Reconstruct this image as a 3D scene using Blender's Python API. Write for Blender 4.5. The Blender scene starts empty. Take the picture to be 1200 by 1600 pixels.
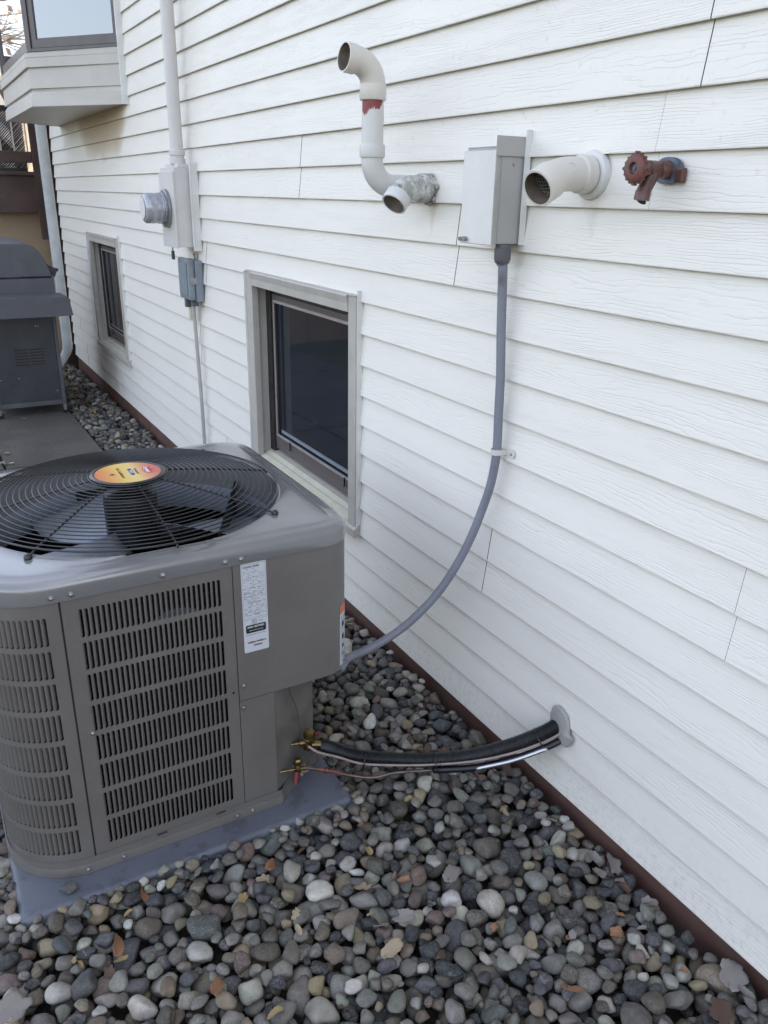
import bpy, bmesh, math, random
import numpy as np
from mathutils import Vector, Matrix
R = math.radians
PI = math.pi
scene = bpy.context.scene
COL = scene.collection
random.seed(7)

# ---------------------------------------------------------------- camera
cam_d = bpy.data.cameras.new("camera")
cam = bpy.data.objects.new("camera", cam_d)
COL.objects.link(cam)
scene.camera = cam
YAW, PITCH, ROLL, F = 0.52578, -0.37564, 0.01935, 1258.53
CAMPOS = Vector((-1.5697, 0.0, 1.8019))
fw = Vector((math.sin(YAW)*math.cos(PITCH), math.cos(YAW)*math.cos(PITCH), math.sin(PITCH)))
r0 = Vector((math.cos(YAW), -math.sin(YAW), 0))
u0 = r0.cross(fw)
rt = math.cos(ROLL)*r0 + math.sin(ROLL)*u0
up = -math.sin(ROLL)*r0 + math.cos(ROLL)*u0
M = Matrix((rt, up, -fw)).transposed().to_4x4()
M.translation = CAMPOS
cam.matrix_world = M
cam_d.sensor_fit = 'HORIZONTAL'
cam_d.sensor_width = 36
cam_d.lens = F/1200*36
cam_d.clip_start = 0.02
cam_d.clip_end = 600

# ---------------------------------------------------------------- world, sun, exposure
SUN_EL, SUN_AZ = R(41), R(108)       # azimuth clockwise from +Y: behind the house, a little behind the camera
w = bpy.data.worlds.new("World"); scene.world = w; w.use_nodes = True
nt = w.node_tree; nt.nodes.clear()
sky = nt.nodes.new('ShaderNodeTexSky'); sky.sky_type = 'NISHITA'; sky.sun_disc = False
sky.sun_elevation = SUN_EL; sky.sun_rotation = SUN_AZ
sky.air_density = 1.0; sky.dust_density = 3.0; sky.ozone_density = 1.0
hs = nt.nodes.new('ShaderNodeHueSaturation'); hs.inputs['Saturation'].default_value = 0.55; hs.inputs['Hue'].default_value = 0.502
bg = nt.nodes.new('ShaderNodeBackground'); bg.inputs['Strength'].default_value = 0.15
wo = nt.nodes.new('ShaderNodeOutputWorld')
nt.links.new(sky.outputs[0], hs.inputs['Color']); nt.links.new(hs.outputs[0], bg.inputs[0]); nt.links.new(bg.outputs[0], wo.inputs[0])
sl = bpy.data.lights.new("sun", 'SUN'); sl.energy = 4.2; sl.angle = R(0.5); sl.color = (1.0, .93, .82)
so = bpy.data.objects.new("sun", sl); COL.objects.link(so)
sd = Vector((math.sin(SUN_AZ)*math.cos(SUN_EL), math.cos(SUN_AZ)*math.cos(SUN_EL), math.sin(SUN_EL)))
so.rotation_euler = sd.to_track_quat('Z', 'Y').to_euler()
scene.view_settings.view_transform = 'Standard'
scene.view_settings.look = 'None'
scene.view_settings.gamma = 1
scene.view_settings.exposure = 2.17

# ---------------------------------------------------------------- object helpers
def link(o, parent=None):
    COL.objects.link(o)
    if parent is not None: o.parent = parent
    return o
def tag(o, label=None, cat=None, group=None, kind=None):
    if label: o["label"] = label
    if cat: o["category"] = cat
    if group: o["group"] = group
    if kind: o["kind"] = kind
    return o
def empty(name, loc=(0,0,0)):
    o = bpy.data.objects.new(name, None); o.location = loc; o.empty_display_size = .1
    return link(o)
def inv_of(parent, o):
    # children are modelled in world coordinates: cancel the parents' offset
    if parent is not None:
        off = Vector((0,0,0)); p = parent
        while p is not None: off += p.location; p = p.parent
        o.location = -off
def mesh_obj(name, verts, faces, mat, parent=None, smooth=False, mats=None, mi=None, flip=False):
    me = bpy.data.meshes.new(name)
    me.from_pydata([tuple(v) for v in verts], [], faces)
    me.materials.append(mat)
    if mats:
        for m in mats: me.materials.append(m)
        me.polygons.foreach_set('material_index', mi)
    if smooth: me.polygons.foreach_set('use_smooth', [True]*len(me.polygons))
    me.update()
    o = bpy.data.objects.new(name, me); link(o, parent); inv_of(parent, o)
    return o
class MB:
    def __init__(s): s.v=[]; s.f=[]; s.m=[]
    def add(s, vs, fs, m=0):
        n=len(s.v); s.v += [tuple(v) for v in vs]; s.f += [tuple(i+n for i in f) for f in fs]; s.m += [m]*len(fs)
        return s
    def box(s, a, b, m=0, bev=0):
        x0,y0,z0 = [min(a[i],b[i]) for i in range(3)]; x1,y1,z1=[max(a[i],b[i]) for i in range(3)]
        if bev<=0:
            vs=[(x,y,z) for x in (x0,x1) for y in (y0,y1) for z in (z0,z1)]
            return s.add(vs,[(0,1,3,2),(4,6,7,5),(0,4,5,1),(2,3,7,6),(0,2,6,4),(1,5,7,3)],m)
        bm=bmesh.new(); bmesh.ops.create_cube(bm,size=1)
        for v in bm.verts: v.co=Vector(((x0+x1)/2+v.co.x*(x1-x0),(y0+y1)/2+v.co.y*(y1-y0),(z0+z1)/2+v.co.z*(z1-z0)))
        bmesh.ops.bevel(bm,geom=list(bm.edges),offset=bev,segments=2,profile=.6,affect='EDGES')
        bm.verts.index_update()
        s.add([v.co[:] for v in bm.verts],[[v.index for v in f.verts] for f in bm.faces],m); bm.free(); return s
    def tube(s, pts, rad, seg=16, m=0, caps=True):
        pts=[Vector(p) for p in pts]; n=len(pts)
        rs=rad if isinstance(rad,(list,tuple)) else [rad]*n
        tans=[]
        for i in range(n):
            t=(pts[min(i+1,n-1)]-pts[max(i-1,0)]); 
            if t.length<1e-9: t=tans[-1] if tans else Vector((0,0,1))
            tans.append(t.normalized())
        a=tans[0].orthogonal().normalized(); vs=[]
        for i in range(n):
            if i: 
                q=tans[i-1].rotation_difference(tans[i]); a=q@a
            a=(a-tans[i]*a.dot(tans[i])).normalized(); b=tans[i].cross(a)
            for k in range(seg):
                an=2*PI*k/seg; vs.append(pts[i]+(a*math.cos(an)+b*math.sin(an))*rs[i])
        fs=[(i*seg+k, i*seg+(k+1)%seg, (i+1)*seg+(k+1)%seg, (i+1)*seg+k) for i in range(n-1) for k in range(seg)]
        if caps: fs += [tuple(reversed(range(seg))), tuple(range((n-1)*seg,n*seg))]
        return s.add(vs,fs,m)
    def lathe(s, prof, origin, axis, seg=32, m=0):
        # prof: list of (r, h) along axis
        ax=Vector(axis).normalized(); a=ax.orthogonal().normalized(); b=ax.cross(a); o=Vector(origin); vs=[]
        for r,h in prof:
            for k in range(seg):
                an=2*PI*k/seg; vs.append(o+ax*h+(a*math.cos(an)+b*math.sin(an))*max(r,1e-5))
        n=len(prof)
        fs=[(i*seg+k, i*seg+(k+1)%seg, (i+1)*seg+(k+1)%seg, (i+1)*seg+k) for i in range(n-1) for k in range(seg)]
        return s.add(vs,fs,m)
    def prism(s, poly, y0, y1, m=0, axis='y'):
        n=len(poly); P=(lambda p,q:(p[0],q,p[1])) if axis=='y' else ((lambda p,q:(q,p[0],p[1])) if axis=='x' else (lambda p,q:(p[0],p[1],q)))
        vs=[P(p,y0) for p in poly]+[P(p,y1) for p in poly]
        fs=[(i,(i+1)%n,n+(i+1)%n,n+i) for i in range(n)]+[tuple(range(n))[::-1],tuple(range(n,2*n))]
        return s.add(vs,fs,m)
    def obj(s, name, mat, parent=None, smooth=False, mats=None, auto=None):
        o=mesh_obj(name,s.v,s.f,mat,parent,smooth,mats,s.m if mats else None)
        bm=bmesh.new(); bm.from_mesh(o.data); bmesh.ops.recalc_face_normals(bm,faces=bm.faces); bm.to_mesh(o.data); bm.free()
        if auto is not None:
            o.data.polygons.foreach_set('use_smooth',[True]*len(o.data.polygons))
            o.data.set_sharp_from_angle(angle=R(auto))
        return o
def bez(pts, n=8):
    # Catmull-Rom through pts
    P=[Vector(p) for p in pts]; P=[2*P[0]-P[1]]+P+[2*P[-1]-P[-2]]; out=[]
    for i in range(1,len(P)-2):
        for k in range(n):
            t=k/n; a,b,c,d=P[i-1],P[i],P[i+1],P[i+2]
            out.append(.5*((2*b)+(c-a)*t+(2*a-5*b+4*c-d)*t*t+(3*b-a-3*c+d)*t**3))
    out.append(P[-2]); return out

# ---------------------------------------------------------------- material helpers
class Nt:
    def __init__(s, name):
        s.m=bpy.data.materials.new(name); s.m.use_nodes=True; s.t=s.m.node_tree; s.t.nodes.clear()
        s.out=s.n('ShaderNodeOutputMaterial'); s.b=s.n('ShaderNodeBsdfPrincipled'); s.l(s.b.outputs[0],s.out.inputs[0])
    def n(s,t,**k):
        x=s.t.nodes.new(t)
        for a,b in k.items(): setattr(x,a,b)
        return x
    def l(s,a,b): s.t.links.new(a,b)
    def set(s,**k):
        for a,v in k.items():
            i=s.b.inputs[a.replace('_',' ')]
            if hasattr(v,'links') or isinstance(v,bpy.types.NodeSocket): s.l(v,i)
            else: i.default_value = (*v,1) if isinstance(v,tuple) and len(v)==3 else v
        return s
    def coord(s,kind='Object',scale=(1,1,1),loc=(0,0,0)):
        c=s.n('ShaderNodeTexCoord'); mp=s.n('ShaderNodeMapping'); mp.inputs['Scale'].default_value=scale; mp.inputs['Location'].default_value=loc
        s.l(c.outputs[kind],mp.inputs[0]); return mp.outputs[0]
    def noise(s,vec,scale=5,detail=4,rough=.55,dist=0):
        x=s.n('ShaderNodeTexNoise'); s.l(vec,x.inputs['Vector']); x.inputs['Scale'].default_value=scale; x.inputs['Detail'].default_value=detail
        x.inputs['Roughness'].default_value=rough; x.inputs['Distortion'].default_value=dist; return x.outputs[0]
    def vor(s,vec,scale=5,feat='F1'):
        x=s.n('ShaderNodeTexVoronoi',feature=feat); s.l(vec,x.inputs['Vector']); x.inputs['Scale'].default_value=scale; return x.outputs[0]
    def ramp(s,f,stops,interp='LINEAR'):
        x=s.n('ShaderNodeValToRGB'); s.l(f,x.inputs[0]); cr=x.color_ramp; cr.interpolation=interp
        while len(cr.elements)<len(stops): cr.elements.new(.5)
        for e,(p,c) in zip(cr.elements,stops):
            e.position=p; e.color=(*c,1) if isinstance(c,tuple) else (c,c,c,1)
        return x.outputs[0]
    def mix(s,f,a,b,typ='MIX'):
        x=s.n('ShaderNodeMix',data_type='RGBA',blend_type=typ)
        for i,v in ((x.inputs[0],f),(x.inputs[6],a),(x.inputs[7],b)):
            if isinstance(v,bpy.types.NodeSocket): s.l(v,i)
            elif isinstance(v,tuple): i.default_value=(*v,1)
            else: i.default_value=v
        return x.outputs[2]
    def math(s,op,a,b=0.,c=None):
        x=s.n('ShaderNodeMath',operation=op)
        for i,v in enumerate((a,b) if c is None else (a,b,c)):
            if isinstance(v,bpy.types.NodeSocket): s.l(v,x.inputs[i])
            else: x.inputs[i].default_value=v
        return x.outputs[0]
    def sep(s,vec):
        x=s.n('ShaderNodeSeparateXYZ'); s.l(vec,x.inputs[0]); return x.outputs
    def comb(s,x_,y_,z_):
        x=s.n('ShaderNodeCombineXYZ')
        for i,v in enumerate((x_,y_,z_)):
            if isinstance(v,bpy.types.NodeSocket): s.l(v,x.inputs[i])
            else: x.inputs[i].default_value=v
        return x.outputs[0]
    def bump(s,h,strength=.3,dist=.002,nrm=None):
        x=s.n('ShaderNodeBump'); s.l(h,x.inputs['Height']); x.inputs['Strength'].default_value=strength; x.inputs['Distance'].default_value=dist
        if nrm is not None: s.l(nrm,x.inputs['Normal'])
        s.l(x.outputs[0],s.b.inputs['Normal']); return x.outputs[0]
def simple(name, col, rough=.5, metal=0, var=.12, nscale=12, bump=0, bscale=120, spec=.5, coat=0, dirt=None):
    m=Nt(name); c=m.coord(); n1=m.noise(c,nscale,5)
    lo=tuple(max(0,x*(1-var)) for x in col); hi=tuple(min(1,x*(1+var)) for x in col)
    base=m.ramp(n1,[(.3,lo),(.7,hi)])
    if dirt:
        dc,amt=dirt; n2=m.noise(c,nscale*.6,7,.7); f=m.ramp(n2,[(.52,0.),(.52+.25,amt)]); base=m.mix(f,base,dc)
    m.set(Base_Color=base,Metallic=metal); m.b.inputs['Specular IOR Level'].default_value=spec
    rr=m.ramp(m.noise(c,nscale*2,4),[(.3,max(0,rough-.06)),(.7,min(1,rough+.08))]); m.l(rr,m.b.inputs['Roughness'])
    if coat: m.b.inputs['Coat Weight'].default_value=coat; m.b.inputs['Coat Roughness'].default_value=.12
    if bump: m.bump(m.noise(c,bscale,3),bump,.001)
    return m.m

# siding: embossed wood grain running along the board, different on every board, with dirt near the laps
def siding_mat():
    m=Nt('siding_paint'); tc=m.n('ShaderNodeTexCoord'); s3=m.sep(tc.outputs['Object'])
    z=m.math('DIVIDE',s3[2],.127); row=m.math('FLOOR',z); fr=m.math('SUBTRACT',z,row)
    par=m.math('MULTIPLY',m.math('FLOOR',m.math('DIVIDE',row,2.0)),3.37)
    yo=m.math('ADD',s3[1],par)
    v=m.comb(m.math('MULTIPLY',row,7.13),yo,s3[2])
    def warped(sy,sz,amp,sc):
        mp=m.n('ShaderNodeMapping'); mp.inputs['Scale'].default_value=(1,sy,sz); m.l(v,mp.inputs[0]); return m.noise(mp.outputs[0],sc,4,.55)
    big=warped(1.0,7.5,0,1.5)            # broad cathedral figures
    fine=warped(7,20,0,2.2)
    jit=warped(40,60,0,2.0)
    odd=m.math('MODULO',m.math('ABSOLUTE',row),2.0); wv=m.math('ADD',m.math('MULTIPLY',s3[2],m.math('ADD',74.0,m.math('MULTIPLY',odd,66.0))),m.math('MULTIPLY',big,8.0))
    wv=m.math('ADD',wv,m.math('MULTIPLY',fine,1.3)); wv=m.math('ADD',wv,m.math('MULTIPLY',jit,.22))
    tri=m.math('ABSOLUTE',m.math('SUBTRACT',m.math('FRACT',wv),.5))   # 0 in the groove
    groove=m.ramp(tri,[(0.0,1.0),(.07,.6),(.19,0.0)])
    brk=m.ramp(warped(2.2,18,0,2.0),[(.38,0.12),(.58,1.0)])
    g=m.math('MULTIPLY',groove,brk)
    col=m.mix(m.math('MULTIPLY',g,.07),(.84,.795,.725),(.42,.43,.44))
    # weather stains: a thin dusty band just under each lap, and faint large mottling
    band=m.ramp(fr,[(.90,0.0),(.985,1.0)]); sn=m.ramp(warped(3,9,0,3),[(.36,.12),(.7,.6)])
    col=m.mix(m.math('MULTIPLY',band,sn),col,(.56,.50,.40))
    mot=m.ramp(m.noise(tc.outputs['Object'],1.3,5,.6),[(.3,.955),(.7,1.0)])
    col=m.mix(1.0,col,mot,'MULTIPLY')
    sp_=m.math('MULTIPLY',m.ramp(s3[2],[(.0,.55),(.22,0.)]),m.ramp(m.noise(tc.outputs['Object'],55,6,.75),[(.50,0.),(.68,.7)]))
    col=m.mix(sp_,col,(.36,.32,.27))
    # rusty-brown staining under the bay window
    dy=m.math('SUBTRACT',s3[1],7.45); dz=m.math('SUBTRACT',s3[2],2.42)
    d=m.math('ADD',m.math('POWER',m.math('DIVIDE',dy,.95),4.0),m.math('POWER',m.math('DIVIDE',dz,.42),2.0))
    st=m.ramp(m.math('ADD',d,m.math('MULTIPLY',m.math('SUBTRACT',m.noise(tc.outputs['Object'],3,5),.5),.9)),[(0.0,.75),(.5,.6),(1.25,0.0)])
    col=m.mix(st,col,(.40,.26,.12))
    # green-grey algae low at the far end under the small window
    dy=m.math('SUBTRACT',s3[1],8.2); dz=m.math('SUBTRACT',s3[2],.16)
    d=m.math('ADD',m.math('POWER',m.math('DIVIDE',dy,.75),2.0),m.math('POWER',m.math('DIVIDE',dz,.3),2.0))
    st=m.ramp(m.math('ADD',d,m.math('MULTIPLY',m.math('SUBTRACT',m.noise(tc.outputs['Object'],5,5),.5),1.2)),[(0.1,.42),(.9,0.0)])
    col=m.mix(st,col,(.34,.31,.24))
    # drip stains under the condensate vent and the meter box
    for (yc,zt,wd,ln,c_,a_) in ((2.43,1.80,.05,.16,(.42,.32,.2),.5),(5.08,1.47,.13,.1,(.42,.27,.12),.6),(1.67,1.80,.06,.12,(.45,.38,.28),.35),(1.96,1.66,.05,.12,(.4,.33,.24),.4)):
        dy=m.math('ABSOLUTE',m.math('DIVIDE',m.math('SUBTRACT',s3[1],yc),wd)); dz=m.math('DIVIDE',m.math('SUBTRACT',zt,s3[2]),ln)
        inside=m.math('MULTIPLY',m.math('GREATER_THAN',dz,-.35),m.math('SUBTRACT',1.0,m.math('ADD',dy,m.math('ABSOLUTE',dz))))
        f=m.math('MULTIPLY',m.ramp(m.math('ADD',inside,m.math('MULTIPLY',m.math('SUBTRACT',m.noise(tc.outputs['Object'],45,4),.5),.8)),[(.1,0.),(.8,1.)]),a_)
        col=m.mix(f,col,c_)
    m.set(Base_Color=col,Roughness=.42); m.b.inputs['Specular IOR Level'].default_value=.4
    h=m.math('SUBTRACT',1.0,g); h=m.math('ADD',h,m.math('MULTIPLY',fine,.5))
    m.bump(h,.55,.0012)
    return m.m
M_SIDING=siding_mat()
M_GAP=simple('dark_gap',(.03,.028,.025),.9)
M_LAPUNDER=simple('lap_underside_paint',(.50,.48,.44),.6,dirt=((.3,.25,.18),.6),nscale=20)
M_WHITE=simple('white_trim_paint',(.72,.72,.70),.4,nscale=10,var=.05,dirt=((.45,.4,.33),.35))
M_TAUPE=simple('taupe_window_paint',(.46,.425,.38),.45,nscale=14,var=.06,dirt=((.25,.22,.18),.35))
M_BAYPAINT=simple('bay_trim_paint',(.50,.465,.425),.45,nscale=8,var=.04,dirt=((.35,.3,.26),.25))
M_CREAM=simple('cream_sill_paint',(.55,.53,.40),.5,nscale=14,var=.08)
M_BROWNFRAME=simple('brown_window_frame',(.105,.088,.088),.4,nscale=14,var=.1)
M_DARKJAMB=simple('dark_brown_jamb',(.028,.022,.02),.6,var=.35,nscale=25,dirt=((.12,.1,.08),.5))
M_PINKALU=simple('pale_screen_retainer',(.42,.36,.35),.4,metal=.3)
def glass_mat():
    m=Nt('window_glass'); c=m.coord(); n=m.noise(c,6,5,.65)
    m.set(Base_Color=m.ramp(n,[(.35,(.012,.016,.024)),(.75,(.018,.022,.030))]),Roughness=m.ramp(m.noise(c,30,5,.7),[(.35,.015),(.8,.09)]))
    m.b.inputs['IOR'].default_value=1.45; m.b.inputs['Specular IOR Level'].default_value=.5
    return m.m
M_GLASS=glass_mat()
def bay_glass():
    m=Nt('bay_window_glass'); c=m.coord()
    m.set(Base_Color=(.12,.14,.17),Roughness=.03); m.b.inputs['IOR'].default_value=1.9; m.b.inputs['Coat Weight'].default_value=1; m.b.inputs['Coat IOR'].default_value=1.7; m.b.inputs['Coat Roughness'].default_value=.02
    m.bump(m.noise(c,1.2,2),.03,.01); return m.m
M_BAYGLASS=bay_glass()
def ac_paint():
    m=Nt('taupe_metal_paint'); c=m.coord(); n=m.noise(c,7,5)
    base=m.ramp(n,[(.3,(.134,.121,.112)),(.7,(.156,.142,.132))])
    dust=m.ramp(m.noise(c,90,5,.7),[(.55,0.),(.8,.18)]); base=m.mix(dust,base,(.28,.26,.24))
    m.set(Base_Color=base,Roughness=m.ramp(m.noise(c,25,4),[(.3,.30),(.7,.40)])); m.b.inputs['Coat Weight'].default_value=.25; m.b.inputs['Coat Roughness'].default_value=.2
    m.bump(m.noise(c,160,3),.06,.0008); return m.m
M_AC=ac_paint()
def cap_paint():
    m=Nt('glossy_taupe_lid_paint'); c=m.coord(); n=m.noise(c,5,5)
    base=m.ramp(n,[(.3,(.175,.170,.172)),(.7,(.20,.194,.196))])
    dust=m.ramp(m.noise(c,60,6,.75),[(.56,0.),(.85,.3)]); base=m.mix(dust,base,(.3,.28,.26))
    m.set(Base_Color=base,Roughness=m.ramp(m.noise(c,14,5,.65),[(.3,.16),(.75,.26)])); m.b.inputs['Metallic'].default_value=.08; m.b.inputs['Coat Weight'].default_value=.9; m.b.inputs['Coat IOR'].default_value=1.6; m.b.inputs['Coat Roughness'].default_value=.10; m.b.inputs['Specular IOR Level'].default_value=.6
    m.bump(m.noise(c,4.0,1),.05,.004); return m.m
M_CAP=cap_paint()
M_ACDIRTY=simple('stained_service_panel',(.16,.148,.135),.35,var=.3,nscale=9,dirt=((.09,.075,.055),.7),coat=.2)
M_BLACK=simple('black_coated_wire',(.012,.012,.014),.32,var=.2,coat=.3)
M_COIL=None
def coil():
    m=Nt('coil_fins'); c=m.n('ShaderNodeTexCoord'); s3=m.sep(c.outputs['Object'])
    a=m.math('ABSOLUTE',m.math('SUBTRACT',m.math('FRACT',m.math('MULTIPLY',s3[2],45.)),.5))
    m.set(Base_Color=m.ramp(a,[(.1,(.004,.004,.004)),(.35,(.02,.02,.021))]),Roughness=.55,Metallic=.2); return m.m
M_COIL=coil()
M_BLADE=simple('grey_blade_metal',(.27,.29,.33),.35,metal=.4,var=.15,nscale=6,dirt=((.1,.09,.08),.4))
M_INNER=simple('inner_galvanised_metal',(.45,.46,.48),.3,metal=.7,var=.25,nscale=8)
M_BRASS=simple('brass',(.22,.155,.065),.3,metal=.95,var=.25,nscale=60,dirt=((.1,.06,.02),.6))
M_COPPER=simple('aged_copper',(.16,.115,.10),.35,metal=.75,var=.35,nscale=30,dirt=((.09,.06,.05),.6))
M_RED=simple('red_cap_plastic',(.10,.010,.012),.35,var=.25)
M_STEEL=simple('galvanised_screw',(.34,.335,.33),.35,metal=.8,var=.2)
M_PVCG=simple('grey_conduit_pvc',(.20,.205,.245),.45,var=.08,nscale=14)
M_PVCDK=simple('dark_grey_fitting',(.11,.105,.115),.5,var=.1)
M_BOXG=simple('grey_box_tone',(.40,.385,.365),.42,var=.05,nscale=10,dirt=((.26,.24,.22),.3))
M_BOXL=simple('light_box_tone',(.71,.685,.65),.42,var=.05,nscale=10,dirt=((.35,.33,.3),.25))
M_METERBOX=simple('meter_box_paint',(.62,.59,.57),.45,var=.04,nscale=9,dirt=((.34,.3,.26),.2))
M_BLUEGREY=simple('blue_grey_enamel',(.22,.25,.28),.4,var=.12,nscale=18,dirt=((.12,.12,.12),.5))
M_CLAMP=simple('pale_clamp',(.62,.6,.57),.4)
M_PAD=None
def pad():
    m=Nt('grey_blue_plastic_pad'); c=m.coord()
    base=m.ramp(m.noise(c,4,5),[(.3,(.10,.108,.135)),(.7,(.125,.134,.162))])
    st=m.ramp(m.noise(c,9,7,.72),[(.54,0.),(.60,.5),(.8,.7)]); base=m.mix(st,base,(.055,.055,.065))
    dust=m.ramp(m.noise(c,60,6,.8),[(.5,0.),(.9,.35)]); base=m.mix(dust,base,(.2,.2,.22))
    m.set(Base_Color=base,Roughness=m.ramp(m.noise(c,20,4),[(.3,.38),(.7,.55)])); m.bump(m.noise(c,220,4,.6),.25,.001); return m.m
M_PAD=pad()
def pvc(name,mossy=False,tint=(.66,.65,.62)):
    m=Nt(name); c=m.coord(); base=m.ramp(m.noise(c,8,4),[(.3,tuple(x*.95 for x in tint)),(.7,tint)])
    if mossy:
        n=m.noise(c,38,8,.72); n2=m.noise(c,12,4,.6)
        f=m.ramp(m.math('ADD',m.math('MULTIPLY',n,.6),m.math('MULTIPLY',n2,.5)),[(.47,0.),(.56,.62),(.75,.85)])
        base=m.mix(f,base,(.20,.20,.155)); f2=m.ramp(m.noise(c,55,6,.7),[(.57,0.),(.66,.8)]); base=m.mix(f2,base,(.075,.07,.05))
    m.set(Base_Color=base,Roughness=.38 if not mossy else .6); m.bump(m.noise(c,150,3),.08 if not mossy else .35,.001); return m.m
M_PVC=pvc('white_pvc'); M_PVCB=pvc('warm_white_pvc',tint=(.68,.635,.57)); M_MOSS=pvc('mossy_white_pvc',True)
def inner_pipe():
    return simple('pipe_inside',(.20,.165,.135),.6,var=.35,nscale=25)
M_PIPEIN=inner_pipe()
M_REDPRIMER=simple('red_primer',(.24,.055,.05),.5,var=.15,nscale=60)
M_FAUCET=simple('red_brown_faucet_paint',(.105,.042,.033),.4,var=.3,nscale=45,dirt=((.05,.045,.045),.7),coat=.2)
M_WHEEL=simple('faded_red_wheel',(.14,.042,.034),.5,var=.25,nscale=70,dirt=((.12,.13,.15),.8))
M_WORN=simple('worn_bluish_metal',(.10,.12,.16),.4,metal=.4,var=.4,nscale=60,dirt=((.28,.3,.32),.8))
M_PUTTY=simple('grey_sealing_putty',(.34,.335,.31),.6,var=.1,bump=.3,bscale=60)
def insul():
    m=Nt('black_corrugated_insulation'); c=m.coord(); m.set(Base_Color=m.ramp(m.noise(c,60,5),[(.3,(.004,.004,.006)),(.7,(.014,.014,.018))]),Roughness=.30); m.bump(m.noise(c,300,4),.3,.001); return m.m
M_INSUL=insul()
M_WIRE=simple('pinkish_grey_cable',(.30,.235,.215),.5,var=.15,nscale=30)
M_FOUND=simple('red_brown_foundation_paint',(.125,.066,.054),.6,var=.25,nscale=7,bump=.3,bscale=40,dirt=((.10,.075,.06),.7))
def concrete():
    m=Nt('weathered_concrete'); c=m.coord(); base=m.ramp(m.noise(c,3,7,.65),[(.3,(.075,.068,.060)),(.7,(.125,.115,.10))])
    sp=m.ramp(m.noise(c,110,5,.75),[(.35,.35),(.65,1.45)]); base=m.mix(1.0,base,sp,'MULTIPLY')
    ag=m.ramp(m.vor(c,95),[(.05,.8),(.28,0.)]); base=m.mix(ag,base,(.24,.23,.21)); dk_=m.ramp(m.noise(c,1.6,6,.7),[(.42,.0),(.62,.55)]); base=m.mix(dk_,base,(.06,.055,.05)); 
    m.set(Base_Color=base,Roughness=.85); m.bump(m.noise(c,180,4,.7),.5,.003); return m.m
M_CONC=concrete()
def soil():
    m=Nt('dark_soil'); c=m.coord(); m.set(Base_Color=m.ramp(m.noise(c,40,6,.7),[(.3,(.018,.014,.011)),(.7,(.05,.04,.03))]),Roughness=.95); m.bump(m.noise(c,120,4),.6,.006); return m.m
M_SOIL=soil()
def lawn():
    m=Nt('dormant_lawn'); c=m.coord(); b=m.ramp(m.noise(c,1.2,6,.65),[(.3,(.045,.05,.02)),(.7,(.10,.085,.045))]); b2=m.mix(m.ramp(m.noise(c,60,5),[(.4,0.),(.7,.6)]),b,(.14,.12,.07))
    m.set(Base_Color=b2,Roughness=.95); m.bump(m.noise(c,80,5),.8,.02); return m.m
M_LAWN=lawn()
def stone_mat():
    m=Nt('river_pebble'); a=m.n('ShaderNodeAttribute',attribute_name='tint'); k=m.n('ShaderNodeAttribute',attribute_name='rnd'); c=m.coord()
    base=a.outputs['Color']
    ks=m.sep(k.outputs['Vector'])      # speckle amount, vein amount, wetness
    off=m.n('ShaderNodeVectorMath',operation='ADD'); m.l(c,off.inputs[0]); sc=m.n('ShaderNodeVectorMath',operation='SCALE'); m.l(k.outputs['Vector'],sc.inputs[0]); sc.inputs['Scale'].default_value=9.; m.l(sc.outputs[0],off.inputs[1]); v=off.outputs[0]
    n1=m.ramp(m.noise(v,45,6,.65),[(.3,.74),(.7,1.24)]); base=m.mix(1.0,base,n1,'MULTIPLY')
    spk=m.ramp(m.vor(v,420),[(.16,1.),(.36,0.)]); base=m.mix(m.math('MULTIPLY',spk,ks[0]),base,(.025,.025,.027))
    spw=m.ramp(m.noise(v,330,3,.7),[(.56,0.),(.66,1.)]); base=m.mix(m.math('MULTIPLY',spw,m.math('MULTIPLY',ks[0],.8)),base,(.42,.40,.37))
    dust=m.ramp(m.noise(v,110,6,.75),[(.45,0.),(.8,.42)]); base=m.mix(dust,base,(.27,.25,.22))
    mp=m.n('ShaderNodeMapping'); mp.inputs['Scale'].default_value=(1,1,5); mp.inputs['Rotation'].default_value=(.5,.4,0); m.l(v,mp.inputs[0])
    vein=m.ramp(m.noise(mp.outputs[0],26,4,.5),[(.47,0.),(.5,1.),(.53,0.)]); base=m.mix(m.math('MULTIPLY',vein,ks[1]),base,(.34,.33,.31))
    m.set(Base_Color=base,Roughness=m.math('ADD',.5,m.math('MULTIPLY',m.noise(v,60,4),.35))); m.b.inputs['Specular IOR Level'].default_value=.35
    m.bump(m.math('ADD',m.noise(v,90,6,.7),m.math('MULTIPLY',m.noise(v,420,3),.35)),.6,.003); return m.m
M_STONE=stone_mat()
M_CHAR=simple('charcoal_grill_enamel',(.045,.045,.052),.42,var=.12,nscale=6,dirt=((.12,.12,.12),.25))
M_CHARL=simple('grey_grill_plastic',(.085,.085,.098),.5,var=.1,nscale=6,dirt=((.2,.2,.2),.3))
M_DECK=simple('dark_stained_timber',(.065,.035,.028),.6,var=.3,nscale=6,dirt=((.12,.09,.07),.4),bump=.3,bscale=30)
M_TAN=simple('tan_painted_boards',(.30,.22,.14),.6,var=.15,nscale=3)
M_BARK=simple('bare_bark',(.12,.095,.07),.9,var=.4,nscale=12,bump=.6,bscale=30)
M_CHROME=simple('clear_meter_glass_dome',(.40,.41,.45),.22,metal=.3,var=.2,nscale=20)
M_GREEN=simple('green_tag_plastic',(.012,.055,.045),.4)
M_SHINGLE=simple('grey_roof_shingle',(.09,.085,.08),.9,var=.3,nscale=20)
M_INTERIOR=simple('dark_room_wall',(.03,.03,.03),.9)

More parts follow.
